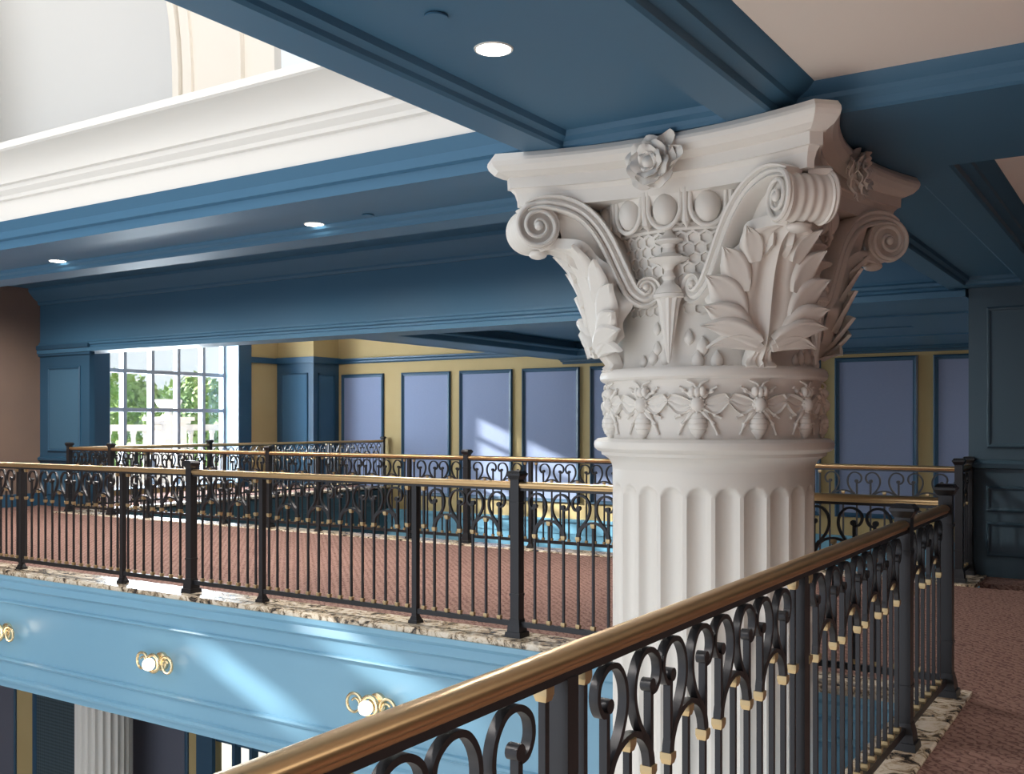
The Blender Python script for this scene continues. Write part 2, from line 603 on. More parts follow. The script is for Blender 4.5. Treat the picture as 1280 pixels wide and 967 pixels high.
# the window: mullions, transoms, panes
win = put('window_1', None, None, (-18.05, 14.2, 0.1))
win['kind'] = 'structure'
win['label'] = 'tall gridded window of the stair hall'
win['category'] = 'window'
ys = [12.5, 13.18, 13.86, 14.53, 15.21, 15.84]
zs = [0.1, 0.95, 1.72, 2.52, 3.30, 3.75]
for y in ys[1:-1] + [15.80, 12.54]:
    obj('mullion', MB().box(-0.07, 0.07, y - 14.2 - 0.04, y - 14.2 + 0.04, 0, 3.65), 'mullion', win)
for z in zs[1:-1]:
    obj('transom', MB().box(-0.02, 0.075, -1.7, 1.64, z - 0.1 - 0.04, z - 0.1 + 0.04), 'mullion', win)
for i in range(5):
    for j in range(5):
        obj('pane', MB().box(-0.006, 0.006, ys[i] - 14.2 + 0.02, ys[i + 1] - 14.2 - 0.02, zs[j] - 0.1 + 0.02, zs[j + 1] - 0.1 - 0.02), 'glass', win)

# end wall of the walkway (brown), pilaster, far beam
# the atrium part of the end wall is unseen: raised to block sun, two openings added for sun streaks on the fascia
we = struct('wall_end', MB().box(XW - 0.2, XW, 5.2, YB, -0.02, 4.0).box(XW - 0.2, XW, -7.2, 5.2, -0.02, 3.42).box(XW - 0.2, XW, -7.2, 1.10, 3.42, 3.62).box(XW - 0.2, XW, 1.62, 5.2, 3.42, 3.62)
            .box(XW - 0.2, XW, -7.2, 5.2, 3.62, 4.28).box(XW - 0.2, XW, -7.2, 0.50, 4.28, 4.46).box(XW - 0.2, XW, 1.1, 5.2, 4.28, 4.46).box(XW - 0.2, XW, -7.2, 5.2, 4.46, 10.5).box(-18.3, -18.1, -7.2, YB, ZL, -0.02), 'brown_wall', label='plain brown end wall of the walkway', cat='wall')
struct('baseboard_end', MB().box(XW, XW + 0.025, 5.95, YB, 0, 0.22), 'hall_blue', label='dark blue baseboard on the brown wall', cat='baseboard')

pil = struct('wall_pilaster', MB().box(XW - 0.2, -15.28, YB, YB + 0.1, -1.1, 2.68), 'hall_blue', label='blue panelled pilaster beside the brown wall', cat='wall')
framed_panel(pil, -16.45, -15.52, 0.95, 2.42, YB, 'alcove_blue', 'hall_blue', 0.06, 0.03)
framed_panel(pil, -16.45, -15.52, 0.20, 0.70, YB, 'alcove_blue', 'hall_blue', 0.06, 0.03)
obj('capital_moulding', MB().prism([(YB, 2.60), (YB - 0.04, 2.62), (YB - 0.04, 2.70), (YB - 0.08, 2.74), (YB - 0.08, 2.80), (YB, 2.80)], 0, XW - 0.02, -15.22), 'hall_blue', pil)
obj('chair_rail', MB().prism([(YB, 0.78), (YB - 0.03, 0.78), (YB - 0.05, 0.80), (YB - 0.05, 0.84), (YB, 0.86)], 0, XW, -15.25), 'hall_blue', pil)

# far beam above the stair void
bp = [(YB, 3.95), (YB, 2.86), (YB - 0.02, 2.86), (YB - 0.025, 2.83), (YB - 0.05, 2.81), (YB - 0.05, 2.78), (YB - 0.025, 2.765), (YB - 0.03, 2.74), (YB - 0.06, 2.72), (YB - 0.06, 2.66), (YB + 0.45, 2.66), (YB + 0.45, 3.95)]
trim(MB().prism(bp, 0, XW, -1.6), 'blue_paint', 'deep dark blue beam across the stair hall opening', 25)
# crown where that beam meets the coffer ceiling
cp = [(YB, 3.52), (YB - 0.03, 3.52), (YB - 0.05, 3.55), (YB - 0.05, 3.58), (YB - 0.12, 3.63), (YB - 0.2, 3.72), (YB - 0.22, 3.75), (YB - 0.22, 3.80), (YB, 3.80)]
trim(MB().prism(cp, 0, XW, -1.6), 'blue_paint', 'dark blue crown moulding above the deep beam', 25)
# right pier
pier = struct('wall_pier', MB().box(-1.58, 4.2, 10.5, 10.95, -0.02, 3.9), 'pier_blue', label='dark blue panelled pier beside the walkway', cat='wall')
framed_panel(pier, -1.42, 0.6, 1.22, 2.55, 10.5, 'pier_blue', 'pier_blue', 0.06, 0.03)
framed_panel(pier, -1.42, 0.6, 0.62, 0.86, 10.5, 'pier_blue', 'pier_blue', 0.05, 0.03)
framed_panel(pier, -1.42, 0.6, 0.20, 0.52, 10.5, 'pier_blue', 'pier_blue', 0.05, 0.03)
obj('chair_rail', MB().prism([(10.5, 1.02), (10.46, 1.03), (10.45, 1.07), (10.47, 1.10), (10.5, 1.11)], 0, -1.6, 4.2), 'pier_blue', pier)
struct('wall_right', MB().box(4.2, 4.4, -6.7, YP + 0.2, ZL, 4.3), 'brown_wall', label='wall at the far side of the near walkway', cat='wall')
struct('wall_behind', MB().box(-1.1, 4.4, -6.7, -6.5, ZL, 4.3), 'brown_wall', label='wall behind the near walkway', cat='wall')

# ---- ceilings and beams around the column
XBY0, XBY1 = 4.257, 5.41       # cross beam
XPY0, XPY1 = 4.50, 5.156
YBX0, YBX1 = -2.546, -1.377    # beam over the atrium edge
YPX0, YPX1 = -2.377, -1.565
ZR = 2.81                      # recessed soffit panels


def ring_lip(m, x0, x1, y0, y1, z, w=0.045, h=0.03):
    """bead moulding lining a recess, as a sloped frame"""
    o = [(0, 0), (0.012, 0.012), (0.018, h), (w, h + 0.015), (w + 0.01, h + 0.04)]
    rings = [[(x0 + a, y0 + a, z + d), (x1 - a, y0 + a, z + d), (x1 - a, y1 - a, z + d), (x0 + a, y1 - a, z + d)] for a, d in o]
    vs = [q for r in rings for q in r]
    m.add(vs, [(4 * i + k, 4 * i + (k + 1) % 4, 4 * i + 4 + (k + 1) % 4, 4 * i + 4 + k) for i in range(len(o) - 1) for k in range(4)])


def soffit(m, x0, x1, y0, y1, px0, px1, py0, py1):
    m.box(x0, px0, y0, y1, ZC, 2.9).box(px1, x1, y0, y1, ZC, 2.9)
    m.box(px0, px1, y0, py0, ZC, 2.9).box(px0, px1, py1, y1, ZC, 2.9)
    m.box(px0 - .01, px1 + .01, py0 - .01, py1 + .01, ZR, 2.9)
    ring_lip(m, px0, px1, py0, py1, ZC)


m = MB()
soffit(m, XW, YBX0, XBY0, XBY1, XW + 0.2, -2.75, XPY0, XPY1)
m.box(YBX0, YBX1, XBY0, XBY1, ZC, 2.9)
m.box(YBX1, 4.2, XBY0, XBY1, ZC, 2.9)
b1 = [(XBY1, 2.9), (XBY1, ZC), (XBY1 + 0.0, ZC)]
cr = struct('ceiling_beam_cross', m, 'blue_paint', label='blue cross beam soffit carried by the column', cat='beam')
# stepped moulding at the atrium face of the cross beam
obj('fascia_moulding', MB().prism([(XBY0, ZC), (XBY0 - 0.005, 2.80), (XBY0 - 0.03, 2.81), (XBY0 - 0.035, 2.86), (XBY0 - 0.075, 2.925), (XBY0 + 0.02, 2.925)], 0, XW, YBX0), 'blue_paint', cr)
m = MB()
soffit(m, YBX0, YBX1, -6.5, XBY0, YPX0, YPX1, -6.2, 4.113)
struct('ceiling_beam_edge', m, 'blue_paint', label='blue beam soffit along the atrium edge over the near walkway', cat='beam')
m = MB()
soffit(m, -1.75, -0.906, XBY1, YB, -1.58, -1.09, 5.80, 10.26)
struct('ceiling_beam_far', m, 'blue_paint', label='blue beam soffit between the column and the dark pier', cat='beam')
# crowns round the white coffers
def crown(ax, a, b, edge, sgn, z0, z1, out):
    h = z1 - z0
    p = [(edge, z0), (edge + sgn * 0.015, z0 + 0.01), (edge + sgn * 0.02, z0 + h * 0.3), (edge + sgn * out * 0.45, z0 + h * 0.45), (edge + sgn * out * 0.5, z0 + h * 0.6),
         (edge + sgn * out * 0.8, z0 + h * 0.75), (edge + sgn * out, z0 + h * 0.95), (edge + sgn * out, z1), (edge, z1)]
    return MB().prism(p, ax, a, b)


trim(crown(1, -6.5, XBY0, YBX1, 1, ZC, 2.87, 0.166), 'blue_paint', 'blue crown beside the white coffer over the near walkway', 30)
trim(crown(0, YBX1, 4.2, XBY0, -1, ZC, 2.87, 0.09), 'blue_paint', 'blue crown between cross beam and white coffer', 30)
trim(crown(1, XBY1, YB, -0.906, 1, ZC, 2.87, 0.14), 'blue_paint', 'blue crown beside the farther white coffer', 30)
trim(crown(0, -0.9, 4.2, XBY1, 1, ZC, 2.87, 0.09), 'blue_paint', 'blue crown on the far side of the cross beam', 30)
m = MB()
m.box(YBX1, 4.2, -6.5, XBY0, 2.865, 2.95)
m.box(-0.906, 4.2, XBY1, 10.5, 2.865, 2.95)
struct('ceiling', m, 'ceiling_white', label='white coffer ceilings over the near walkway', cat='ceiling')
# high coffer over the cross walkway
m = MB().box(XW, -1.75, XBY1, YB, 3.8, 3.95)
m.box(XW, -1.75, XBY1 - 0.1, XBY1, 2.85, 3.9).box(-1.75, -1.65, XBY1, YB, 2.85, 3.9)
struct('ceiling_coffer', m, 'blue_paint', label='dark blue coffer ceiling over the cross walkway', cat='ceiling')

# stair hall ceilings: high at the window, dropped towards the right
m = MB().box(-18.3, -10.3, YB + 0.4, YP + 0.2, 4.3, 4.4)
struct('ceiling_high', m, 'ceiling_white', label='high ceiling beside the hall window', cat='ceiling')
m = MB()
XD = -10.32
m.box(XD, -9.55, YB + 0.45, YP, ZC, 3.0).box(-5.4, -1.45, YB + 0.45, YP, ZC, 3.0)
m.box(-9.55, -5.4, YB + 0.45, 11.2, ZC, 3.0).box(-9.55, -5.4, 17.1, YP, ZC, 3.0)
m.box(-9.6, -5.3, 11.1, 17.2, 3.0, 3.1)
m.box(XD, XD + 0.1, YB + 0.45, YP, 2.95, 4.3)
for d, h in ((0.0, 0.0), (0.07, 0.022), (0.15, 0.04)):
    m.box(XD - 0.12 + d, XD + 0.05, YB + 0.45, YP, ZC + h, ZC + h + 0.03)
for d, h in ((0.0, 0.10), (0.06, 0.05), (0.12, 0.0)):
    pass
ring_lip(m, -9.55, -5.4, 11.2, 17.1, ZC, 0.12, 0.09)
hd = struct('ceiling_hall', m, 'blue_paint', label='dropped dark blue ceiling of the stair hall', cat='ceiling')
obj('cornice', crown(0, XD, -1.45, YP, -1, 2.64, 2.75, 0.22), 'hall_blue', hd)
obj('border_strip', MB().box(-5.3, -1.6, 12.6, 12.66, 2.715, 2.75).box(-5.3, -1.6, 15.6, 15.66, 2.715, 2.75), 'blue_paint', hd)
for k, (x0, x1, y) in enumerate(((-4.2, -1.95, 11.35), (-5.0, -2.84, 14.19))):
    t = thing('linear_air_vent', ['long slot air vent in the hall ceiling nearer the deep beam', 'long slot air vent in the hall ceiling nearer the yellow wall'][k], 'vent', ((x0 + x1) / 2, y, 2.738), 0, 'slot vents in the hall ceiling')
    L = (x1 - x0) / 2
    obj('slot', MB().box(-L, L, -0.05, 0.05, -0.002, 0.0), 'slot_black', t)
    obj('slot_frame', MB().box(-L - .02, L + .02, -0.07, -0.05, -0.008, 0).box(-L - .02, L + .02, 0.05, 0.07, -0.008, 0), 'blue_paint', t)

# ---- upper atrium: white cornice, wall with arch, bright window
pr = [(XBY0 + 0.3, 2.925), (XBY0 - 0.06, 2.925), (XBY0 - 0.06, 3.07), (XBY0 - 0.085, 3.075), (XBY0 - 0.09, 3.10), (XBY0 - 0.12, 3.13), (XBY0 - 0.125, 3.16), (XBY0 - 0.15, 3.165)]
for k in range(9):
    a = k / 8 * PI / 2
    pr.append((XBY0 - 0.15 - 0.17 * (1 - math.cos(a)), 3.17 + 0.15 * math.sin(a)))
pr += [(XBY0 - 0.335, 3.33), (XBY0 - 0.335, 3.375), (XBY0 + 0.3, 3.375)]
trim(MB().prism(pr, 0, XW, YBX0 + 0.3), 'white_paint', 'white moulded cornice above the blue cross beam', 25)
trim(MB().box(YBX0 + 0.02, YBX0 + 0.3, -6.5, XBY0 - 0.34, 2.9, 3.375), 'white_paint', 'white upstand over the beam along the atrium edge')
# arch in the upper wall
AY = 5.2
p0 = on(1, AY, 222, 125)
RA = 3.6
AC = (p0.x - RA, p0.z + 0.05)
xw = on(1, AY, 343, 80).x       # right end of the arch band, then the bright window
uw = put('wall_upper', None, None, (AC[0], AY, 3.3))
uw['kind'] = 'structure'
uw['label'] = 'white upper atrium wall with a broad moulded arch'
uw['category'] = 'wall'


def arch_ring(r0, r1, y0, y1, a0=-30, a1=180, n=64):
    m = MB()
    vs, fs = [], []
    for k in range(n + 1):
        a = rad(a0 + (a1 - a0) * k / n)
        if a < 0:     # straight jamb below the springing
            base = [(r, -r0 * math.sin(-a) * 1.2) for r in (r0, r1)]
        else:
            base = [(r * math.cos(a), r * math.sin(a)) for r in (r0, r1)]
        for (x, z) in base:
            for y in (y0, y1):
                vs.append((x, y, max(0.03, z + AC[1] - 3.3)))
    for k in range(n):
        o = 4 * k
        for q in ((0, 1, 5, 4), (2, 6, 7, 3), (0, 4, 6, 2), (1, 3, 7, 5)):
            fs.append(tuple(o + i for i in q))
    m.add(vs, fs)
    return m


WB = xw - AC[0]
obj('arch_band', arch_ring(RA, WB, 0.0, 0.07), 'cream_paint', uw, 30)
obj('arch_moulding', arch_ring(RA - 0.0, RA + 0.07, -0.05, 0.01), 'cream_paint', uw, 30)
obj('arch_moulding', arch_ring(RA + 0.09, RA + 0.19, -0.025, 0.01), 'cream_paint', uw, 30)
obj('arch_moulding', arch_ring(RA + 0.60, RA + 0.68, -0.02, 0.01), 'cream_paint', uw, 30)
obj('arch_moulding', arch_ring(RA + 0.69, RA + 0.75, -0.04, 0.01), 'cream_paint', uw, 30)
# concave vault surface inside the arch
m = MB()
vs, fs = [], []
NA, NB = 24, 40
for i in range(NA + 1):
    th = PI / 2 * i / NA
    for k in range(NB + 1):
        a = rad(-25 + 205 * k / NB)
        rr_ = RA * math.cos(th)
        z = rr_ * math.sin(a) if a > 0 else -RA * math.sin(-a)
        x = rr_ * math.cos(a) if a > 0 else rr_
        vs.append((x, 0.07 + 1.1 * math.sin(th), max(0.03, z + AC[1] - 3.3)))
for i in range(NA):
    for k in range(NB):
        fs.append((i * (NB + 1) + k, i * (NB + 1) + k + 1, (i + 1) * (NB + 1) + k + 1, (i + 1) * (NB + 1) + k))
m.add(vs, fs)
obj('vault', m, 'white_paint', uw, True)
struct('roof_slab', MB().box(-18.3, -1.2, XBY0 + 0.1, XBY0 + 0.75, 3.30, 3.37), 'white_paint', label='ledge behind the white cornice', cat='ledge')
# other upper walls of the atrium (out of view, they close the room)
m = MB()
m.box(XW, -10.5, 5.25, 5.4, 3.3, 7.6)
m.box(YBX0 + 0.05, YBX0 + 0.2, -7, 3.6, 3.375, 7.6)
struct('wall_atrium', m, 'white_paint', label='white upper side walls of the atrium', cat='wall')

# ---- lower level wall seen below the fascia
lw = struct('wall_lower', MB().box(-18.1, -11.5, 9.9, 10.05, ZL, -1.1).box(-9.8, -1.42, 9.9, 10.05, ZL, -1.1).box(-11.5, -9.8, 9.9, 10.05, ZL, -4.6), 'yellow_wall', label='yellow lower wall with grey framed panels', cat='wall')
framed_panel(lw, -17.6, -16.42, -4.9, -1.3, 9.9, 'lower_fabric', 'hall_blue', 0.08, 0.04)
framed_panel(lw, -15.93, -14.3, -4.9, -1.3, 9.9, 'lattice', 'hall_blue', 0.10, 0.04)
framed_panel(lw, -14.2, -12.03, -4.9, -1.3, 9.9, 'lower_fabric', 'hall_blue', 0.08, 0.04)
obj('window_casing', MB().box(-11.80, -11.46, 9.84, 9.9, ZL, -1.12).box(-9.84, -9.6, 9.84, 9.9, ZL, -1.12), 'hall_blue', lw)
w2 = put('window_2', None, None, (-10.65, 9.97, -4.6))
w2['kind'] = 'structure'
w2['label'] = 'lower level window with dark glazing bars'
w2['category'] = 'window'
for k, x in enumerate((-0.45, -0.10, 0.25)):
    obj('mullion', MB().box(x - 0.03, x + 0.03, -0.06, 0.06, 0, 3.5), 'hall_blue', w2)
for z in (0.9, 1.5, 2.1, 2.7):
    obj('transom', MB().box(-0.85, 0.85, -0.03, 0.05, z - 0.03, z + 0.03), 'hall_blue', w2)
obj('pane', MB().box(-0.85, 0.85, -0.006, 0.006, 0, 3.5), 'glass', w2)

# ================================================================== THE COLUMN
CX, CY = -1.92, 4.83
column = thing('fluted_column', 'huge white fluted column with a carved capital of scrolls, roses and bees', 'column', (CX, CY, ZL))
ZO = (0, 0, -ZL)      # children are modelled with absolute heights


def cpart(name, mb, m='plaster', parent=None, smooth=True, rotz=0.0):
    if parent is None:
        return obj(name, mb, m, column, smooth, ZO, (0, 0, rotz))
    return obj(name, mb, m, parent, smooth)


def cput(name, me, rotz, scale=(1, 1, 1), parent=None):
    if parent is None:
        return put(name, me, column, ZO, (0, 0, rotz), scale)
    return put(name, me, parent)


# shaft with 24 flutes
def shaft_mesh(R, ztop, zbot, nper=14, depth=0.038):
    m = MB()
    zz = [zbot + (ztop - 0.35 - zbot) * k / 8 for k in range(9)]
    zz += [ztop - 0.35 + 0.35 * k / 46 for k in range(1, 47)]
    n = 24 * nper
    pitch = 2 * PI / 24
    hw = pitch * 0.39 * R
    zend = ztop - 0.075
    vs, fs = [], []
    for z in zz:
        for k in range(n):
            a = 2 * PI * k / n
            u = ((a + pitch / 2) % pitch - pitch / 2) * R
            zc = zend - hw
            d = 0.0
            if z <= zc:
                q = u / hw
            else:
                q = math.hypot(u, z - zc) / hw
            if abs(q) < 1:
                d = depth * math.sqrt(1 - q * q)
            vs.append(((R - d) * math.cos(a), (R - d) * math.sin(a), z))
    for i in range(len(zz) - 1):
        for k in range(n):
            fs.append((i * n + k, i * n + (k + 1) % n, (i + 1) * n + (k + 1) % n, (i + 1) * n + k))
    m.add(vs, fs)
    return m


cpart('shaft', shaft_mesh(0.497, 1.235, ZL), smooth=50)
cpart('shaft_collar', MB().lathe([(0.497, 1.23), (0.499, 1.245), (0.505, 1.262), (0.518, 1.28), (0.540, 1.295), (0.552, 1.30), (0.555, 1.315), (0.575, 1.322), (0.588, 1.335), (0.592, 1.352), (0.588, 1.368), (0.573, 1.381), (0.545, 1.385)], 96), smooth=30)
cpart('bee_band', MB().lathe([(0.52, 1.38), (0.522, 1.40), (0.522, 1.62), (0.53, 1.65), (0.538, 1.663)], 96), smooth=30)
cpart('astragal', MB().lathe([(0.53, 1.66), (0.548, 1.663), (0.559, 1.674), (0.562, 1.69), (0.556, 1.708), (0.545, 1.718), (0.49, 1.72)], 96), smooth=30)
BELL = [(0.50, 1.715), (0.485, 1.76), (0.478, 1.85), (0.470, 2.0), (0.478, 2.15), (0.50, 2.30), (0.52, 2.385), (0.55, 2.42), (0.585, 2.50)]


def rbell(z):
    for (r0, z0), (r1, z1) in zip(BELL, BELL[1:]):
        if z <= z1:
            return r0 + (r1 - r0) * max(0, (z - z0)) / (z1 - z0)
    return BELL[-1][0]


bell = cpart('bell', MB().lathe(BELL, 96))

# abacus: concave sides, cut corners, moulded edge
lev = [(-0.015, 2.738), (0.0, 2.715), (0.002, 2.70), (-0.006, 2.68), (-0.030, 2.655), (-0.068, 2.637), (-0.084, 2.634), (-0.086, 2.584), (-0.099, 2.581), (-0.116, 2.562), (-0.126, 2.53), (-0.128, 2.50)]
outs = []
NS = 20
for o, z in lev:
    ring = []
    a, b, sag = 0.845 + o, 0.765 + o * 0.55, 0.135
    for s in range(4):
        ca, sa = math.cos(s * PI / 2), math.sin(s * PI / 2)
        for k in range(NS + 1):
            t = -1 + 2 * k / NS
            x, y = b * t, -(a - sag * (1 - t * t))
            ring.append((x * ca - y * sa, x * sa + y * ca, z))
    outs.append(ring)
n = len(outs[0])
m = MB().add([q for r in outs for q in r], [(i * n + k, i * n + (k + 1) % n, (i + 1) * n + (k + 1) % n, (i + 1) * n + k) for i in range(len(lev) - 1) for k in range(n)]
             + [tuple(range(n)), tuple((len(lev) - 1) * n + k for k in range(n))])
cpart('abacus', m, smooth=16)

# egg and dart course: eggs, cups and darts
RE = 0.555
egg = MB().ellipsoid((RE + 0.005, 0, 2.435), (0.055, 0.060, 0.075), 18, 12).mesh('egg', 'plaster', True)
cup = MB()
pts = []
for k in range(17):
    a = PI * k / 16
    pts.append((RE + 0.02, 0.079 * math.cos(a), 2.44 - 0.092 * math.sin(a)))
pts = [(RE + 0.02, 0.079, 2.52)] + pts + [(RE + 0.02, -0.079, 2.52)]
cup.tube(pts, 0.011, 8)
cupm = cup.mesh('egg_cup', 'plaster', True)
dart = MB().tube([(RE + 0.03, 0, 2.52), (RE + 0.025, 0, 2.42), (RE + 0.01, 0, 2.375), (RE - 0.01, 0, 2.345)], [0.014, 0.012, 0.02, 0.002], 8).mesh('dart', 'plaster', True)
for k in range(18):
    a = -PI / 2 + 2 * PI * k / 18
    cput('egg', egg, a)
    cput('egg_cup', cupm, a)
    cput('dart', dart, a + PI / 18)
cpart('egg_fillet', MB().lathe([(0.50, 2.335), (0.525, 2.34), (0.53, 2.352), (0.525, 2.364), (0.50, 2.37)], 96))

# honeycomb relief on the four faces of the bell
hc = MB()
R0 = 0.0305
for row in range(-1, 9):
    z = 2.03 + row * R0 * 1.5
    for k in range(-6, 7):
        s = (k + (0.5 if row % 2 else 0)) * R0 * math.sqrt(3)
        if abs(s) > 0.24:
            continue
        o, inn = [], []
        for q in range(6):
            a = PI / 6 + q * PI / 3
            for lst, rr_, h in ((o, R0, 0.012), (inn, R0 * 0.80, 0.012)):
                ss, z_ = s + rr_ * math.cos(a), z + rr_ * math.sin(a)
                rb = rbell(z_)
                lst.append((rb, ss / 0.49, z_))
        P = lambda t, h: ((t[0] + h) * math.cos(t[1]), (t[0] + h) * math.sin(t[1]), t[2])
        vs = [P(t, 0.012) for t in o] + [P(t, 0.012) for t in inn] + [P((t[0], t[1], t[2]), -0.001) for t in inn]
        fs = []
        for q in range(6):
            r = (q + 1) % 6
            fs += [(q, r, 6 + r, 6 + q), (6 + q, 6 + r, 12 + r, 12 + q)]
        hc.add(vs, fs)
hcm = hc.mesh('honeycomb', 'plaster', False)
for k in range(4):
    o = put('honeycomb', hcm, column, ZO, (0, 0, -PI / 2 + k * PI / 2))

# corner volutes: roll, two spiral faces, ribbed edge
RHO, ZV, VR, VW = 0.925, 2.392, 0.106, 0.105
roll_prof = []
for k in range(33):
    t = -1 + 2 * k / 32
    r = VR * (0.93 + 0.03 * math.cos(t * 5 * PI)) + (0.010 if abs(t) > 0.86 else 0)
    roll_prof.append((r, t * VW))
roll_prof = [(0.07, -VW + 0.012)] + roll_prof + [(0.07, VW - 0.012)]
rollm = MB().lathe(roll_prof, 40, 'y', (RHO, 0, ZV)).mesh('volute_roll', 'plaster', 35)


def spiral(side):
    mb = MB()
    pts, rr_ = [], []
    for k in range(90):
        u = k / 89
        a = rad(90) - u * 2 * PI * 2.3
        r = VR * (0.93 * (1 - u) ** 0.85 + 0.10)
        pts.append((RHO + r * math.cos(a), side * (VW + 0.002 + 0.012 * u), ZV + r * math.sin(a)))
        rr_.append(0.0125 * (1 - 0.45 * u))
    mb.tube(pts, rr_, 8)
    mb.ellipsoid((RHO, side * (VW + 0.012), ZV), (0.022, 0.018, 0.022), 12, 8)
    return mb.mesh('volute_spiral', 'plaster', True)


spm = {s: spiral(s) for s in (-1, 1)}
for k in range(4):
    a = -PI / 4 + k * PI / 2
    r = cput('volute', rollm, a)
    for s in (-1, 1):
        put('volute_spiral', spm[s], r)

# S-shaped scroll arms from the corner volutes to the small curls at each face
ARM = [(0.575, 2.484), (0.52, 2.502), (0.45, 2.505), (0.365, 2.490), (0.288, 2.452), (0.224, 2.386), (0.174, 2.30), (0.136, 2.213), (0.103, 2.135), (0.072, 2.072), (0.028, 2.036), (-0.014, 2.046), (-0.030, 2.084), (-0.010, 2.116), (0.024, 2.114), (0.038, 2.088), (0.020, 2.070), (0.008, 2.084)]


def arm_mesh(mir):
    mb = MB()
    path = spline(ARM, 7)
    A_, B_ = Vector((-0.105, -0.515)), Vector((-0.585, -0.745))
    U = (B_ - A_).normalized()
    N = Vector((-U.y, U.x))
    if N.y > 0:
        N = -N
    n_ = len(path)
    main = []
    for i, (s, z) in enumerate(path):
        p = A_ + U * s
        bmp = math.sin(PI * min(1, max(0, (s - 0.03) / 0.45)))
        main.append(Vector(((p.x - 0.026 * bmp) * mir, p.y + 0.018 * bmp, z)))
    nn = Vector((N.x * mir, N.y, 0))
    # profile across the band: (offset in plane, height along the face normal)
    vs, fs = [], []
    for i, p in enumerate(main):
        t = (main[min(i + 1, n_ - 1)] - main[max(i - 1, 0)]).normalized()
        q = t.cross(nn).normalized() * (1 if mir > 0 else -1)
        u = i / (n_ - 1)
        wd = 0.040 if u < 0.55 else 0.040 - 0.028 * (u - 0.55) / 0.45
        if u < 0.15:
            wd = 0.022 + 0.018 * u / 0.15
        prof = [(-1.0, -0.09 if u < 0.6 else -0.04), (-1.0, 0.0), (-0.8, 0.016), (-0.55, 0.012), (-0.42, -0.006), (-0.25, 0.004), (0.0, 0.010), (0.25, 0.004), (0.42, -0.008), (0.55, 0.010), (0.8, 0.016), (1.0, 0.0), (1.0, -0.09 if u < 0.6 else -0.04)]
        for a, h in prof:
            vs.append(p + q * (a * wd) + nn * (h * (1 if h < -0.03 else max(0.5, wd / 0.04))))
    k_ = 13
    for i in range(n_ - 1):
        for k in range(k_):
            fs.append((i * k_ + k, i * k_ + (k + 1) % k_, (i + 1) * k_ + (k + 1) % k_, (i + 1) * k_ + k))
    fs += [tuple(range(k_)), tuple((n_ - 1) * k_ + k for k in range(k_))]
    mb.add(vs, fs)
    e = main[-1]
    mb.ellipsoid((e.x, e.y - 0.004, e.z + 0.008), (0.016, 0.022, 0.016), 10, 8)
    # backing web between the band and the bell
    web = []
    idx = [i for i in range(n_) if 0.02 < i / (n_ - 1) < 0.62]
    for i in idx:
        p = main[i]
        row = []
        for h in (0, 1):
            row.append((Vector((p.x * (1 - 0.10 * h), p.y + 0.04 + 0.17 * h, p.z)), Vector((0, -1, 0))))
        web.append(row)
    mb.sheet(web, 0.02)
    fill = []
    for i in idx:
        p, s0 = main[i], path[i][0]
        if s0 < 0.05 or s0 > 0.50:
            continue
        zl = min(p.z - 0.03, 1.97 + 0.52 * s0)
        fill.append([(Vector((p.x * (1 - 0.02 * k), p.y + 0.085 + 0.018 * k, p.z + (zl - p.z) * k / 4)), Vector((0, -1, 0))) for k in range(5)])
    mb.sheet(fill, 0.03)
    return mb.mesh('scroll_arm', 'plaster', 45)


armm = {s: arm_mesh(s) for s in (-1, 1)}
for k in range(4):
    for s in (-1, 1):
        cput('scroll_arm', armm[s], k * PI / 2)

# acanthus leaf under each corner volute
SP = [(0.565, 1.716), (0.545, 1.745), (0.585, 1.80), (0.613, 1.88), (0.632, 1.98), (0.655, 2.08), (0.690, 2.175), (0.745, 2.255), (0.83, 2.292), (0.905, 2.278)]
SPs = spline(SP, 6)
SPL = [0.0]
for a, b in zip(SPs, SPs[1:]):
    SPL.append(SPL[-1] + math.hypot(b[0] - a[0], b[1] - a[1]))


def sp(v):
    d = max(0, min(1, v)) * SPL[-1]
    for i in range(len(SPL) - 1):
        if d <= SPL[i + 1] + 1e-9:
            t = (d - SPL[i]) / max(1e-9, SPL[i + 1] - SPL[i])
            a, b = SPs[i], SPs[i + 1]
            T = Vector((b[0] - a[0], 0, b[1] - a[1])).normalized()
            return Vector((a[0] + (b[0] - a[0]) * t, 0, a[1] + (b[1] - a[1]) * t)), T, Vector((T.z, 0, -T.x))
    return None


def w0(v):
    P = [(0, 0.065), (0.10, 0.05), (0.22, 0.15), (0.36, 0.225), (0.50, 0.215), (0.66, 0.18), (0.82, 0.135), (0.93, 0.09), (1.0, 0.05)]
    for (a, x), (b, y) in zip(P, P[1:]):
        if v <= b:
            t = (v - a) / (b - a)
            t = t * t * (3 - 2 * t)
            return x + (y - x) * t
    return P[-1][1]


def wrapx(y):
    return -1.15 * y * y


leaf = MB()
G = []
for i in range(49):
    v = i / 48
    p, T, N = sp(v)
    row = []
    for j in range(25):
        u = -1 + j / 12
        wd = w0(v) * (1 + 0.14 * math.sin(2 * PI * 5.0 * v + 1.0) * abs(u))
        y = wd * u
        h = 0.016 * math.exp(-(u / 0.10) ** 2) + 0.010 * math.cos(5 * PI * u) * (0.3 + abs(u)) * math.sin(PI * min(1, v * 1.1)) - 0.010 * math.exp(-((abs(u) - 0.22) / 0.1) ** 2)
        row.append((p + N * h + Vector((wrapx(y), y, 0)), N))
    G.append(row)
leaf.sheet(G, 0.05)


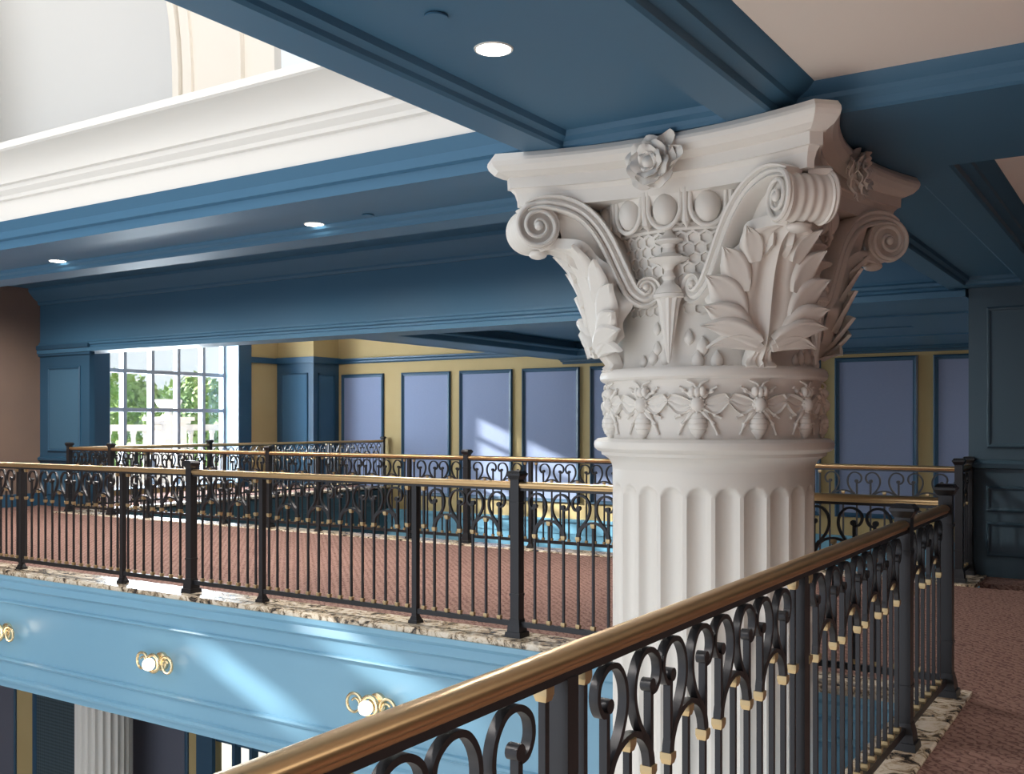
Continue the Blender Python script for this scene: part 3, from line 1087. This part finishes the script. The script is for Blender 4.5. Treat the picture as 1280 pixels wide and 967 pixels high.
def lobe(v0, side, L, W, ang, bend, lift, y0=0.35, off=0.012, nst=14):
    p, T, N = sp(v0)
    d0 = w0(v0) * y0
    pos = p + Vector((0, side * d0, 0)) + N * off
    G = []
    a = ang
    base = pos.copy()
    for i in range(nst + 1):
        t = i / nst
        dirv = T * math.cos(a) + Vector((0, side, 0)) * math.sin(a)
        cr = T * (-math.sin(a)) + Vector((0, side, 0)) * math.cos(a)
        wd = W * (0.35 + 2.4 * t * (1 - t) + 0.25 * (1 - t)) * (1 - t ** 5) + 0.002
        row = []
        for j in range(9):
            u = -1 + j / 4
            q = base + cr * (wd * u)
            h = lift * t * t + 0.015 * (1 - u * u) * (1 - t * 0.5) - 0.013 * math.exp(-(u / 0.16) ** 2) * (1 - 0.6 * t) + 0.006 * math.cos(3 * PI * u)
            pt = q + N * h
            row.append((Vector((pt.x + wrapx(pt.y), pt.y, pt.z)), N * (1 - 0.85 * t)))
        G.append(row)
        base = base + dirv * (L / nst)
        a += bend / nst
    leaf.sheet(G, 0.028)


for s in (-1, 1):
    lobe(0.64, s, 0.19, 0.042, rad(14), rad(26), 0.045, 0.52)
    lobe(0.46, s, 0.24, 0.054, rad(12), rad(38), 0.060, 0.60)
    lobe(0.30, s, 0.27, 0.062, rad(20), rad(44), 0.065, 0.66)
    lobe(0.20, s, 0.27, 0.058, rad(40), rad(30), 0.060, 0.60)
    lobe(0.17, s, 0.29, 0.046, rad(54), rad(34), 0.045, off=0.025)
    lobe(0.14, s, 0.25, 0.036, rad(62), rad(52), 0.040, off=0.02)
leaf.ellipsoid((0.90, 0, 2.275), (0.045, 0.055, 0.024), 14, 8)
leafm = leaf.mesh('acanthus_leaf', 'plaster', 60)
for k in range(4):
    cput('acanthus_leaf', leafm, -PI / 4 + k * PI / 2)

# torch ornament at the middle of each face
RT_ = 0.525
cone = MB()
vs, fs = [], []
prof = [(0.006, 1.735), (0.014, 1.77), (0.055, 2.01), (0.066, 2.035)]
nn_ = 40
for r, z in prof:
    for k in range(nn_):
        a = 2 * PI * k / nn_
        rr_ = r * (1 - 0.13 * (0.5 + 0.5 * math.cos(a * 10)))
        vs.append((RT_ + rr_ * math.cos(a) * 0.75, rr_ * math.sin(a), z))
for i in range(len(prof) - 1):
    for k in range(nn_):
        fs.append((i * nn_ + k, i * nn_ + (k + 1) % nn_, (i + 1) * nn_ + (k + 1) % nn_, (i + 1) * nn_ + k))
cone.add(vs, fs + [tuple(range(nn_ - 1, -1, -1)), tuple(3 * nn_ + k for k in range(nn_))])
conem = cone.mesh('torch_cone', 'plaster', 25)
tor = MB().lathe([(0.060, 2.03), (0.073, 2.035), (0.074, 2.05), (0.066, 2.055), (0.062, 2.07), (0.045, 2.09), (0.03, 2.10), (0.024, 2.115), (0.034, 2.13), (0.024, 2.147), (0.020, 2.16), (0.030, 2.178), (0.045, 2.19), (0.088, 2.205), (0.098, 2.214), (0.07, 2.224), (0.035, 2.24), (0.027, 2.262), (0.035, 2.28), (0.066, 2.292), (0.068, 2.30), (0.04, 2.312), (0.022, 2.33), (0.018, 2.35), (0.026, 2.362), (0.012, 2.375), (0.014, 2.385), (0.004, 2.40)], 28)
torm = tor.mesh('torch_stem', 'plaster', True)
for k in range(4):
    a = -PI / 2 + k * PI / 2
    c_ = cput('torch', conem, a)
    st = put('torch_stem', torm, c_, (RT_, 0, 0), (0, 0, 0), (0.75, 1, 1))

# carved drops between the leaves
DR = [(-100, 1.893, 0.8), (-99.3, 1.80, 0.85), (-93.5, 1.835, 1.15), (-101.5, 1.755, 0.95), (-108, 1.74, 0.8), (-94, 1.755, 1.05), (-80.5, 1.845, 0.95), (-73, 1.80, 1.15), (-75.5, 1.735, 1.2), (-65.5, 1.735, 1.15)]
dp = []
for k in range(13):
    t = k / 12
    dp.append((0.026 * math.sin(PI * t) ** 0.8 * (1 - 0.45 * t) + 0.0005, -0.026 + 0.068 * t))
dropm = MB().lathe(dp, 14).mesh('drop', 'plaster', True)
for q in range(4):
    for (a, z, s) in DR:
        al = rad(a) + q * PI / 2
        r = rbell(z) + 0.004
        put('drop', dropm, column, (r * math.cos(al), r * math.sin(al), z - ZL), (0, 0, al), (0.9 * s, 1.2 * s, 1.2 * s))

# bees around the neck
RB = 0.524


def bend(mb):
    mb.v = [((RB + p[0]) * math.cos(p[1] / RB), (RB + p[0]) * math.sin(p[1] / RB), p[2]) for p in mb.v]
    return mb


ab = MB()
pf = []
for k in range(41):
    t = k / 40
    r = 0.042 * math.sin(PI * (0.10 + 0.90 * t)) ** 0.62 * (1.0 if t < 0.4 else 1 - 0.35 * ((t - 0.4) / 0.6) ** 2)
    r *= 1 - 0.09 * max(0, math.cos(2 * PI * t * 5)) ** 8
    pf.append((max(r, 0.0008), 1.507 - 0.128 * t))
ab.lathe(pf, 22)
ab.v = [(p[0] * 0.85 + 0.004, p[1], p[2]) for p in ab.v]
abm = bend(ab).mesh('bee', 'plaster', 30)
th_ = MB().ellipsoid((0.012, 0, 1.543), (0.034, 0.033, 0.036), 18, 12)
for k in range(12):
    a = 2 * PI * k / 12
    th_.ellipsoid((0.018, 0.030 * math.cos(a), 1.543 + 0.033 * math.sin(a)), (0.012, 0.008, 0.008), 7, 5)
thm = bend(th_).mesh('bee_thorax', 'plaster', True)
hd_ = MB().ellipsoid((0.012, 0, 1.60), (0.028, 0.020, 0.026), 16, 10)
for s in (-1, 1):
    hd_.ellipsoid((0.016, s * 0.022, 1.602), (0.022, 0.017, 0.024), 14, 9)
    hd_.tube([(0.02, s * 0.008, 1.622), (0.024, s * 0.014, 1.636), (0.020, s * 0.030, 1.645), (0.014, s * 0.048, 1.652)], [0.006, 0.006, 0.006, 0.004], 7)
hdm = bend(hd_).mesh('bee_head', 'plaster', True)


def wing(s):
    mb = MB()
    G = []
    for i in range(15):
        t = i / 14
        y = 0.024 + 0.112 * t
        c0 = 1.547 + 0.020 * t
        up = 0.010 + 0.020 * math.sin(PI * min(1, t * 0.75)) - (0.020 * max(0, t - 0.85) / 0.15)
        dn = 0.012 + 0.046 * math.sin(PI * min(1.0, t * 0.92 + 0.02)) ** 1.2
        row = []
        for j in range(9):
            u = j / 8
            z = c0 + up - (up + dn) * u
            h = 0.014 + 0.004 * (math.cos(u * 6 * PI)) * (1 - 0.4 * t) + (0.007 if j in (0, 8) else 0)
            row.append((Vector((h, s * y, z)), Vector((1, 0, 0))))
        G.append(row)
    mb.sheet(G, 0.02)
    return bend(mb).mesh('bee_wing', 'plaster', True)


def leg(s, kind):
    P = {0: [(0.02, 1.575), (0.040, 1.592), (0.058, 1.600), (0.068, 1.612), (0.085, 1.622)],
         1: [(0.022, 1.525), (0.05, 1.513), (0.075, 1.500), (0.082, 1.494), (0.104, 1.482)],
         2: [(0.020, 1.515), (0.045, 1.485), (0.066, 1.458), (0.070, 1.448), (0.088, 1.405)]}[kind]
    pts = spline([(0.008, s * a, b) for a, b in P], 5)
    n_ = len(pts)
    rr_ = [0.0115 * (1.0 + 0.35 * math.sin(2 * PI * (k / (n_ - 1)) * 2)) * (1 - 0.35 * k / (n_ - 1)) for k in range(n_)]
    return bend(MB().tube(pts, rr_, 7)).mesh('bee_leg', 'plaster', True)


wgm = [wing(s) for s in (-1, 1)]
lgm = [leg(s, k) for s in (-1, 1) for k in range(3)]
for k in range(12):
    b_ = cput('bee', abm, -PI / 4 + k * PI / 6)
    put('bee_thorax', thm, b_)
    put('bee_head', hdm, b_)
    for q in wgm:
        put('bee_wing', q, b_)
    for q in lgm:
        put('bee_leg', q, b_)


# roses at the middle of the abacus sides
def petal(L, W, cup_, curl, n1=8, n2=9):
    """petal in local frame: grows along +z, faces +x"""
    mb = MB()
    G = []
    for i in range(n1 + 1):
        t = i / n1
        row = []
        wd = W * (0.45 + 0.55 * math.sin(PI * min(1, 0.15 + 0.55 * t)))
        for j in range(n2):
            u = -1 + 2 * j / (n2 - 1)
            x = cup_ * (t ** 1.5) * L - 0.30 * W * u * u * (1 - 0.6 * t) + curl * max(0, t - 0.7) * 2 + 0.010 * math.sin(5 * u + 2) * t * t
            row.append((Vector((x, wd * u, L * t * (1 - 0.38 * abs(u) ** 2.6))), Vector((1, 0, 0))))
        G.append(row)
    mb.sheet(G, 0.007)
    return mb


RRO = 0.715
pm = [petal(0.124, 0.074, 0.24, -0.015).mesh('petal', 'plaster', True), petal(0.102, 0.066, 0.55, -0.02).mesh('petal', 'plaster', True),
      petal(0.074, 0.055, 0.90, -0.03).mesh('petal', 'plaster', True), petal(0.046, 0.036, 1.15, -0.04).mesh('petal', 'plaster', True)]
core = MB().ellipsoid((RRO + 0.025, 0, 2.612), (0.035, 0.030, 0.030), 16, 10)
core.ellipsoid((RRO - 0.01, 0, 2.612), (0.03, 0.085, 0.085), 20, 10)
corem = core.mesh('rose', 'plaster', True)
lf = petal(0.17, 0.045, 0.10, 0.05).mesh('rose_leaf', 'plaster', True)
for k in range(4):
    a = -PI / 2 + k * PI / 2
    r = cput('rose', corem, a)
    for j, (cnt, off, x) in enumerate(((5, 0, 0.0), (5, 0.63, 0.010), (4, 0.2, 0.022), (3, 0.9, 0.030))):
        for q in range(cnt):
            put('petal', pm[j], r, (RRO + x - 0.01, 0, 2.612), (off + 2 * PI * q / cnt, 0, 0))
    for rx in (-0.75, -1.35):
        put('rose_leaf', lf, r, (RRO - 0.015, 0, 2.612), (rx, 0, 0))

# a second column on the lower level
c2 = on(1, 9.25, 130, 900)
col2 = thing('fluted_column', 'white fluted column on the lower level below the pale blue fascia', 'column', (c2.x, c2.y, ZL))
obj('shaft', shaft_mesh(0.40, -1.30, ZL + 0.25, 8, 0.03), 'plaster', col2, 50, ZO)
obj('base', MB().lathe([(0.5, ZL), (0.52, ZL + 0.06), (0.5, ZL + 0.12), (0.44, ZL + 0.15), (0.46, ZL + 0.2), (0.43, ZL + 0.25)], 48), 'plaster', col2, 30, ZO)
obj('capital', MB().lathe([(0.40, -1.31), (0.43, -1.28), (0.47, -1.2), (0.50, -1.115)], 48), 'plaster', col2, 30, ZO)

# ================================================================== RAILINGS
ZK = 0.015
ZBR = 0.118           # top of the bottom rail
BAL = 0.0075
_mc = {}


def cached(key, fn):
    if key not in _mc:
        _mc[key] = fn()
    return _mc[key]


def collar_mesh():
    m = MB().frustum(0, 0, -0.013, 0.0, 0.011, 0.0145)
    m.frustum(0, 0, 0.0, 0.015, 0.0145, 0.0145)
    return m.mesh('collar', 'knob_brass')


def big_post_mesh():
    a = 0.034
    m = MB().box(-a, a, -a, a, ZK, 1.085)
    return m.mesh('post', 'bronze')


def big_post_base():
    m = MB().frustum(0, 0, ZK, ZK + 0.035, 0.062, 0.058)
    m.frustum(0, 0, ZK + 0.035, ZK + 0.075, 0.050, 0.046).frustum(0, 0, ZK + 0.075, ZK + 0.12, 0.046, 0.036)
    return m.mesh('post_base', 'bronze')


def big_post_cap():
    m = MB().frustum(0, 0, 1.075, 1.105, 0.036, 0.052).frustum(0, 0, 1.105, 1.118, 0.054, 0.054).frustum(0, 0, 1.118, 1.135, 0.050, 0.040)
    return m.mesh('post_cap', 'bronze')


def band_mesh():
    return MB().frustum(0, 0, -0.008, 0.008, 0.038, 0.038).mesh('post_band', 'bronze')


def small_post_mesh():
    return MB().box(-0.021, 0.021, -0.021, 0.021, ZK, 1.005).mesh('post', 'bronze')


def small_post_base():
    return MB().frustum(0, 0, ZK, ZK + 0.022, 0.04, 0.038).frustum(0, 0, ZK + 0.022, ZK + 0.05, 0.034, 0.023).mesh('post_base', 'bronze')


def scroll_mesh(mir):
    P = [(0.006, 0.745), (0.030, 0.785), (0.066, 0.832), (0.086, 0.885), (0.080, 0.938), (0.048, 0.978), (0.004, 0.984), (-0.034, 0.960), (-0.043, 0.922), (-0.026, 0.890), (0.0, 0.884)]
    q = spline([(a * mir, 0, b) for a, b in P], 5)
    th = [0.0105 if i < 6 else 0.0065 for i in range(len(q))]
    m = MB().ribbon(q, th, 0.0105, (0, 1, 0))
    m.box(-0.0075, 0.0075, -0.009, 0.009, 0.70, 0.895)
    m.lathe([(0.016, -0.0125), (0.016, 0.0125)], 14, 'y', (0.004 * mir, 0, 0.902))
    # web where scroll, bar and arch grow together
    m.prism([(-0.0085, 0.70), (0.0085, 0.70), (0.020 * 1, 0.745), (0.030, 0.785), (0.014, 0.775), (-0.004, 0.755)] if mir > 0 else [(0.0085, 0.70), (-0.0085, 0.70), (-0.020, 0.745), (-0.030, 0.785), (-0.014, 0.775), (0.004, 0.755)], 1, -0.0095, 0.0095)
    return m.mesh('scroll', 'bronze', 40)


def arch_mesh(hw):
    q = []
    for k in range(21):
        a = PI - PI * k / 20
        q.append((hw * math.cos(a), 0, 0.712 + 0.098 * math.sin(a)))
    th = [0.007 + 0.006 * abs(math.cos(PI * k / 20)) ** 2 for k in range(21)]
    return MB().ribbon(q, th, 0.010, (0, 1, 0)).mesh('arch', 'bronze', 40)


def bal_mesh(top):
    return MB().box(-BAL, BAL, -BAL, BAL, ZBR - 0.01, top).mesh('baluster', 'bronze')


def handrail_mesh(L):
    pr_ = [(-0.018, 1.018), (0.018, 1.018), (0.022, 1.022), (0.023, 1.029), (0.028, 1.032), (0.031, 1.040), (0.028, 1.050), (0.020, 1.058), (0.009, 1.062), (-0.009, 1.062), (-0.020, 1.058), (-0.028, 1.050), (-0.031, 1.040), (-0.028, 1.032), (-0.023, 1.029), (-0.022, 1.022)]
    return MB().prism(pr_, 0, 0, L).mesh('handrail', 'brass', 40)


def railing(name, label, p, ang, posts, ext=(0, 0)):
    """posts: [(s, 'B'|'S'|None)] along local x; None = the rail just ends there"""
    t = thing(name, label, 'railing', (p[0], p[1], 0), ang, 'iron and brass balustrades round the voids')
    # handrails and bottom rails between big posts
    bigs = [i for i, q in enumerate(posts) if q[1] != 'S']
    for a, b in zip(bigs, bigs[1:]):
        s0 = posts[a][0] + (0.03 if posts[a][1] else 0)
        s1 = posts[b][0] - (0.03 if posts[b][1] else 0)
        put('handrail', handrail_mesh(s1 - s0), t, (s0, 0, 0))
        obj('sub_rail', MB().box(s0, s1, -0.018, 0.018, 1.002, 1.0185), 'bronze', t)
        obj('bottom_rail', MB().box(s0, s1, -0.013, 0.013, ZBR - 0.035, ZBR), 'bronze', t)
    for s, kd in posts:
        if kd == 'B':
            o = put('post', cached('bp', big_post_mesh), t, (s, 0, 0))
            put('post_base', cached('bb', big_post_base), o)
            put('post_cap', cached('bc', big_post_cap), o)
            for z in (0.30, 0.915):
                put('post_band', cached('bd', band_mesh), o, (0, 0, z))
        elif kd == 'S':
            o = put('post', cached('sp', small_post_mesh), t, (s, 0, 0))
            put('post_base', cached('sb', small_post_base), o)
    col_ = cached('col', collar_mesh)

    def baluster(s, top, collars):
        o = put('baluster', cached(('bal', round(top, 3)), lambda: bal_mesh(top)), t, (s, 0, 0))
        for z in collars:
            put('collar', col_, o, (0, 0, z))

    for (s0, k0), (s1, k1) in zip(posts, posts[1:]):
        L = s1 - s0
        if L < 0.25:
            continue
        e0 = 0.075 if k0 == 'S' else None
        e1 = 0.075 if k1 == 'S' else None
        ends = [s0 + 0.075] if e0 else []
        ends += [s1 - 0.075] if e1 else []
        m0 = 0.170 if e0 else 0.142
        m1 = 0.170 if e1 else 0.142
        free = L - m0 - m1
        nm = max(1, round((free / 0.1117 + 1) / 3))
        d = free / (3 * nm - 1)
        if d > 0.15:
            nm += 1
            d = free / (3 * nm - 1)
        for s in ends:
            baluster(s, 1.002, (ZBR + 0.012, 0.715, 0.985))
        for k in range(nm):
            a = s0 + m0 + 3 * k * d
            baluster(a, 0.715, (ZBR + 0.012, 0.700))
            baluster(a + d, 0.80, (ZBR + 0.012, 0.790))
            baluster(a + 2 * d, 0.715, (ZBR + 0.012, 0.700))
            put('scroll', cached('sl', lambda: scroll_mesh(1)), t, (a, 0, 0))
            put('scroll', cached('sr', lambda: scroll_mesh(-1)), t, (a + 2 * d, 0, 0))
            put('arch', cached(('ar', round(d, 4)), lambda: arch_mesh(d)), t, (a + d, 0, 0))
    return t


XN = -0.978
YR1 = 5.77
YR2 = 9.91
near_y = [-2.86, -1.32, 0.19, 1.70, 3.21, 4.735, YR1 - 0.07]
nr = railing('railing', 'bronze railing with thick brass handrail in front of the big column', (XN, near_y[0]), PI / 2, [(y - near_y[0], k) for y, k in zip(near_y, ['B', 'S', 'S', 'S', 'S', 'B', None])])
nr.scale = (1, 1, 0.968)
xs = [(-16.64, None), (-15.45, 'S'), (-14.4, 'S'), (-13.58, 'B'), (-12.71, 'S'), (-11.14, 'S'), (-10.28, 'B'), (-9.485, 'S'), (-7.905, 'S'), (-6.98, 'B'), (-6.122, 'S'), (-4.553, 'S'), (-3.684, 'B'), (-2.82, 'S'), (-1.85, 'S'), (XN, 'B')]
railing('railing', 'bronze and brass railing on the kerb above the pale blue fascia', (xs[0][0], YR1), 0, [(x - xs[0][0], k) for x, k in xs])
x2 = [(-14.95, 'B'), (-13.87, 'B'), (-12.97, 'S'), (-11.28, 'S'), (-10.39, 'B'), (-9.46, 'S'), (-7.92, 'S'), (-7.04, 'B'), (-6.14, 'S'), (-4.57, 'S'), (-3.70, 'B'), (-2.9, 'S'), (-1.57, 'B')]
railing('railing', 'bronze and brass railing along the walkway side of the stair void', (x2[0][0], YR2), 0, [(x - x2[0][0], k) for x, k in x2])
y3 = [10.0, 11.2, 12.8, 14.4, 16.0, 17.78]
railing('railing', 'bronze railing along the window side of the stair void', (XV + 0.03, y3[0]), PI / 2, [(y - y3[0], k) for y, k in zip(y3, [None, 'S', 'B', 'S', 'S', 'B'])])
railing('railing', 'short bronze railing between the stair void corner and the dark pier', (-1.57, YR2 + 0.0), PI / 2, [(0.06, None), (0.55, 'B')])

# ================================================================== LAMPS AND FITTINGS
# recessed downlights
for (px, py, lab) in ((617, 61, 'round recessed downlight in the beam along the atrium edge'), (393, 280, 'round recessed downlight in the cross beam nearer the column'), (72, 326, 'round recessed downlight in the cross beam nearer the brown wall')):
    p = on(2, ZR, px, py)
    t = thing('recessed_downlight', lab, 'downlight', (p.x, p.y, ZR), 0, 'recessed downlights in the blue beams')
    obj('trim_ring', MB().lathe([(0.062, -0.001), (0.063, -0.004), (0.070, -0.004), (0.072, 0.0)], 32), 'white_paint', t, 30)
    obj('lens', MB().lathe([(0.062, -0.0045), (0.062, 0.0)], 32), 'lamp_on', t)
    l = bpy.data.lights.new('downlight', 'SPOT')
    l.energy = 18
    l.color = (1.0, 0.9, 0.76)
    l.spot_size = rad(95)
    l.spot_blend = 0.6
    l.shadow_soft_size = 0.06
    lo = bpy.data.objects.new('downlight_beam', l)
    COL.objects.link(lo)
    lo.parent = t
    lo.location = (0, 0, -0.02)
def fill_downlight(x, y, z, lab, watts, spread=165):  # out-of-view lamp added to raise the ambient light
    t = thing('recessed_downlight', lab, 'downlight', (x, y, z), 0, 'added fill downlights over the walkways')
    obj('trim_ring', MB().lathe([(0.062, -0.001), (0.063, -0.004), (0.070, -0.004), (0.072, 0.0)], 32), 'white_paint', t, 30)
    obj('lens', MB().lathe([(0.062, -0.0045), (0.062, 0.0)], 32), 'lamp_on', t)
    l = bpy.data.lights.new('downlight', 'SPOT')
    l.energy, l.color, l.spot_size, l.spot_blend, l.shadow_soft_size = watts, (1.0, 0.93, 0.84), rad(spread), 0.5, 0.10
    lo = bpy.data.objects.new('downlight_beam', l)
    COL.objects.link(lo)
    lo.parent, lo.location = t, (0, 0, -0.02)


for x, y in ((-1.97, 0.3), (-1.97, -2.4), (1.2, 1.0), (1.2, 3.2), (1.2, -1.5)):  # fill lamps added for the column's front and the near carpet
    fill_downlight(x, y, ZR if x < 0 else 2.865, 'added fill downlight over the near walkway', 145, 130)
fill_downlight(1.4, 7.4, 2.865, 'added fill downlight in the farther white coffer', 85, 120)  # fill lamp added to lift the dark far beam soffit
for x in (-15, -12.5, -10, -7.5, -5):  # fill row added to brighten carpet, end wall and deep beam
    fill_downlight(x, 7.9, 3.8, 'added fill downlight in the dark coffer over the cross walkway', 410)
for (px, py, lab) in ((545, 19, 'small round blue cover plate beside the downlight in the beam along the atrium edge'), (460, 268, 'small round blue cover plate beside the downlight in the cross beam')):
    p = on(2, ZR, px, py)
    t = thing('sprinkler_cover', lab, 'cover plate', (p.x, p.y, ZR), 0, 'round cover plates in the soffits')
    obj('plate', MB().lathe([(0.040, -0.010), (0.040, -0.004)], 28), 'blue_paint', t)
    obj('collar', MB().lathe([(0.030, -0.004), (0.034, 0.0)], 28), 'slot_black', t)

# wall sconces on the fascia
for (px, py, lab) in ((190, 824, 'gold scroll sconce standing clear between the two other fascia sconces'), (460, 877, 'gold scroll sconce on the fascia partly behind the near brass handrail'), (-3, 786, 'gold scroll sconce on the fascia nearest the brown end wall')):
    p = on(1, YF, px + 12, py - 2)
    t = thing('wall_sconce', lab, 'sconce', (p.x, YF + 0.012, -0.572), 0, 'gold sconces on the fascia')
    t.scale = (1.15, 1.15, 1.15)
    obj('back_plate', MB().lathe([(0.055, -0.03), (0.068, -0.022), (0.07, 0.0)], 28, 'y'), 'gold', t, 30)
    obj('stem', MB().lathe([(0.022, -0.085), (0.018, -0.03)], 16, 'y'), 'gold', t, 30)
    rg = []
    for k in range(41):
        a = 2 * PI * k / 40
        rg.append((0.062 * math.cos(a), -0.085, 0.062 * math.sin(a)))
    obj('lamp_ring', MB().tube(rg, 0.014, 10), 'gold', t, True)
    obj('bulb', MB().ellipsoid((0, -0.125, 0), (0.046, 0.046, 0.046), 18, 12), 'bulb_on', t, True)
    for s in (-1, 1):
        pts, rr_ = [], []
        for k in range(45):
            u = k / 44
            a = rad(180) - u * rad(500)
            r = 0.062 * (1 - 0.62 * max(0, u - 0.45) / 0.55)
            pts.append((s * (0.135 + r * math.cos(a)), -0.075, r * math.sin(a)))
            rr_.append(0.012 * (1 - 0.35 * u))
        sc = obj('scroll_arm', MB().tube(pts, rr_, 8), 'gold', t, True)
    l = bpy.data.lights.new('sconce_bulb', 'POINT')
    l.energy = 0.8
    l.color = (1.0, 0.82, 0.6)
    l.shadow_soft_size = 0.05
    lo = bpy.data.objects.new('sconce_light', l)
    COL.objects.link(lo)
    lo.parent = t
    lo.location = (0, -0.19, 0)

# ================================================================== OUTSIDE THE WINDOW
struct('ground', MB().box(-26, -18.3, 0, 40, -0.3, -0.1), 'stone_white', label='pale terrace outside the hall window', cat='ground')
struct('lawn', MB().box(-90, -26, -20, 80, -3.2, -3.0), 'grass', label='grass beyond the terrace', cat='ground')
XB_ = -22.0
bal = thing('stone_balustrade', 'white stone balustrade outside the hall window', 'balustrade', (XB_, 17.45, -0.1))
obj('coping', MB().box(-0.16, 0.16, -5, 6, 1.38, 1.50).box(-0.12, 0.12, -5, 6, 1.34, 1.38), 'stone_white', bal)
obj('plinth', MB().box(-0.16, 0.16, -5, 6, 0, 0.35), 'stone_white', bal)
bpf = [(0.07, 0.35), (0.07, 0.42), (0.045, 0.46), (0.085, 0.62), (0.095, 0.72), (0.06, 0.95), (0.05, 1.15), (0.06, 1.2), (0.05, 1.24), (0.08, 1.28), (0.08, 1.34)]
bmh = MB().lathe(bpf, 14).mesh('stone_baluster', 'stone_white', 40)
for k in range(-12, 15):
    y = k * 0.36
    if abs(y) < 0.45:
        continue
    put('stone_baluster', bmh, bal, (0, y, 0))
obj('pedestal', MB().box(-0.3, 0.3, -0.34, 0.34, 0, 1.52).box(-0.36, 0.36, -0.42, 0.42, 1.52, 1.6).box(-0.42, 0.42, -0.5, 0.5, 1.6, 1.7), 'stone_white', bal)
urn = thing('stone_urn', 'white stone urn on the balustrade pedestal', 'urn', (XB_, 17.45, 1.6))
obj('bowl', MB().lathe([(0.08, 0.12), (0.16, 0.18), (0.28, 0.28), (0.33, 0.38), (0.35, 0.44), (0.32, 0.46)], 28), 'stone_white', urn, 40)
obj('foot', MB().lathe([(0.2, 0.0), (0.2, 0.04), (0.1, 0.07), (0.08, 0.12)], 24), 'stone_white', urn, 40)


def tree(x, y, z0, h, rx, label, n=3200):
    t = thing('leafy_tree', label, 'tree', (x, y, z0), 0, 'trees beyond the balustrade')
    obj('trunk', MB().tube([(0, 0, 0), (0.1, 0, h * 0.35), (0, 0.1, h * 0.7)], [0.25, 0.18, 0.08], 8), 'bark', t, True)
    mb = MB()
    blobs = []
    for k in range(14):
        a = random.uniform(0, 2 * PI)
        r = random.uniform(0.1, 0.85) * rx
        blobs.append((r * math.cos(a), r * math.sin(a), h * random.uniform(0.35, 0.88), rx * random.uniform(0.28, 0.5)))
    for k in range(n):
        b = random.choice(blobs)
        d = Vector((random.gauss(0, 1), random.gauss(0, 1), random.gauss(0, 1))).normalized() * b[3] * random.uniform(0.65, 1.0)
        c_ = Vector(b[:3]) + d
        u = Vector((random.gauss(0, 1), random.gauss(0, 1), random.gauss(0, 1))).normalized()
        v_ = u.cross(d).normalized() if u.cross(d).length > 0.01 else Vector((1, 0, 0))
        s = random.uniform(0.12, 0.26)
        mb.add([c_ - u * s, c_ + v_ * s * 0.55, c_ + u * s, c_ - v_ * s * 0.55], [(0, 1, 2, 3)])
    o = obj('foliage', mb, 'leaf_green', t)
    o['kind'] = 'stuff'


tree(-55, 40.8, -3.2, 7.2, 3.2, 'broad green tree seen left of the white urn')
tree(-45, 35.4, -3.2, 7.3, 3.0, 'tallest round green tree seen behind the white urn', 4500)
tree(-36, 29.6, -3.2, 5.4, 1.9, 'loose green tree seen right of the white urn')
tree(-60, 51.5, -3.2, 5.8, 3.4, 'low green tree seen past the right window pane')
tree(-64, 45.9, -3.2, 7.3, 2.6, 'small green tree seen in the narrow left window pane')
t = thing('hedge', 'long bushy green hedge behind the white stone balustrade', 'hedge', (-30, 27, -3.0))
mb = MB()
for k in range(5000):
    p = Vector((random.uniform(-0.9, 0.9), random.uniform(-10, 10), random.uniform(0.2, 3.6) + 0.3 * math.sin(k)))
    u = Vector((random.gauss(0, 1), random.gauss(0, 1), random.gauss(0, 1))).normalized()
    v_ = u.orthogonal().normalized()
    s_ = random.uniform(0.1, 0.22)
    mb.add([p - u * s_, p + v_ * s_ * 0.6, p + u * s_, p - v_ * s_ * 0.6], [(0, 1, 2, 3)])
o = obj('foliage', mb, 'leaf_green', t)
o['kind'] = 'stuff'
m = MB()
for k in range(21):
    m.tube([(0, -10 + k, 0), (0.05, -10 + k, 2.0)], [0.06, 0.03], 6)
obj('stem', m, 'bark', t)
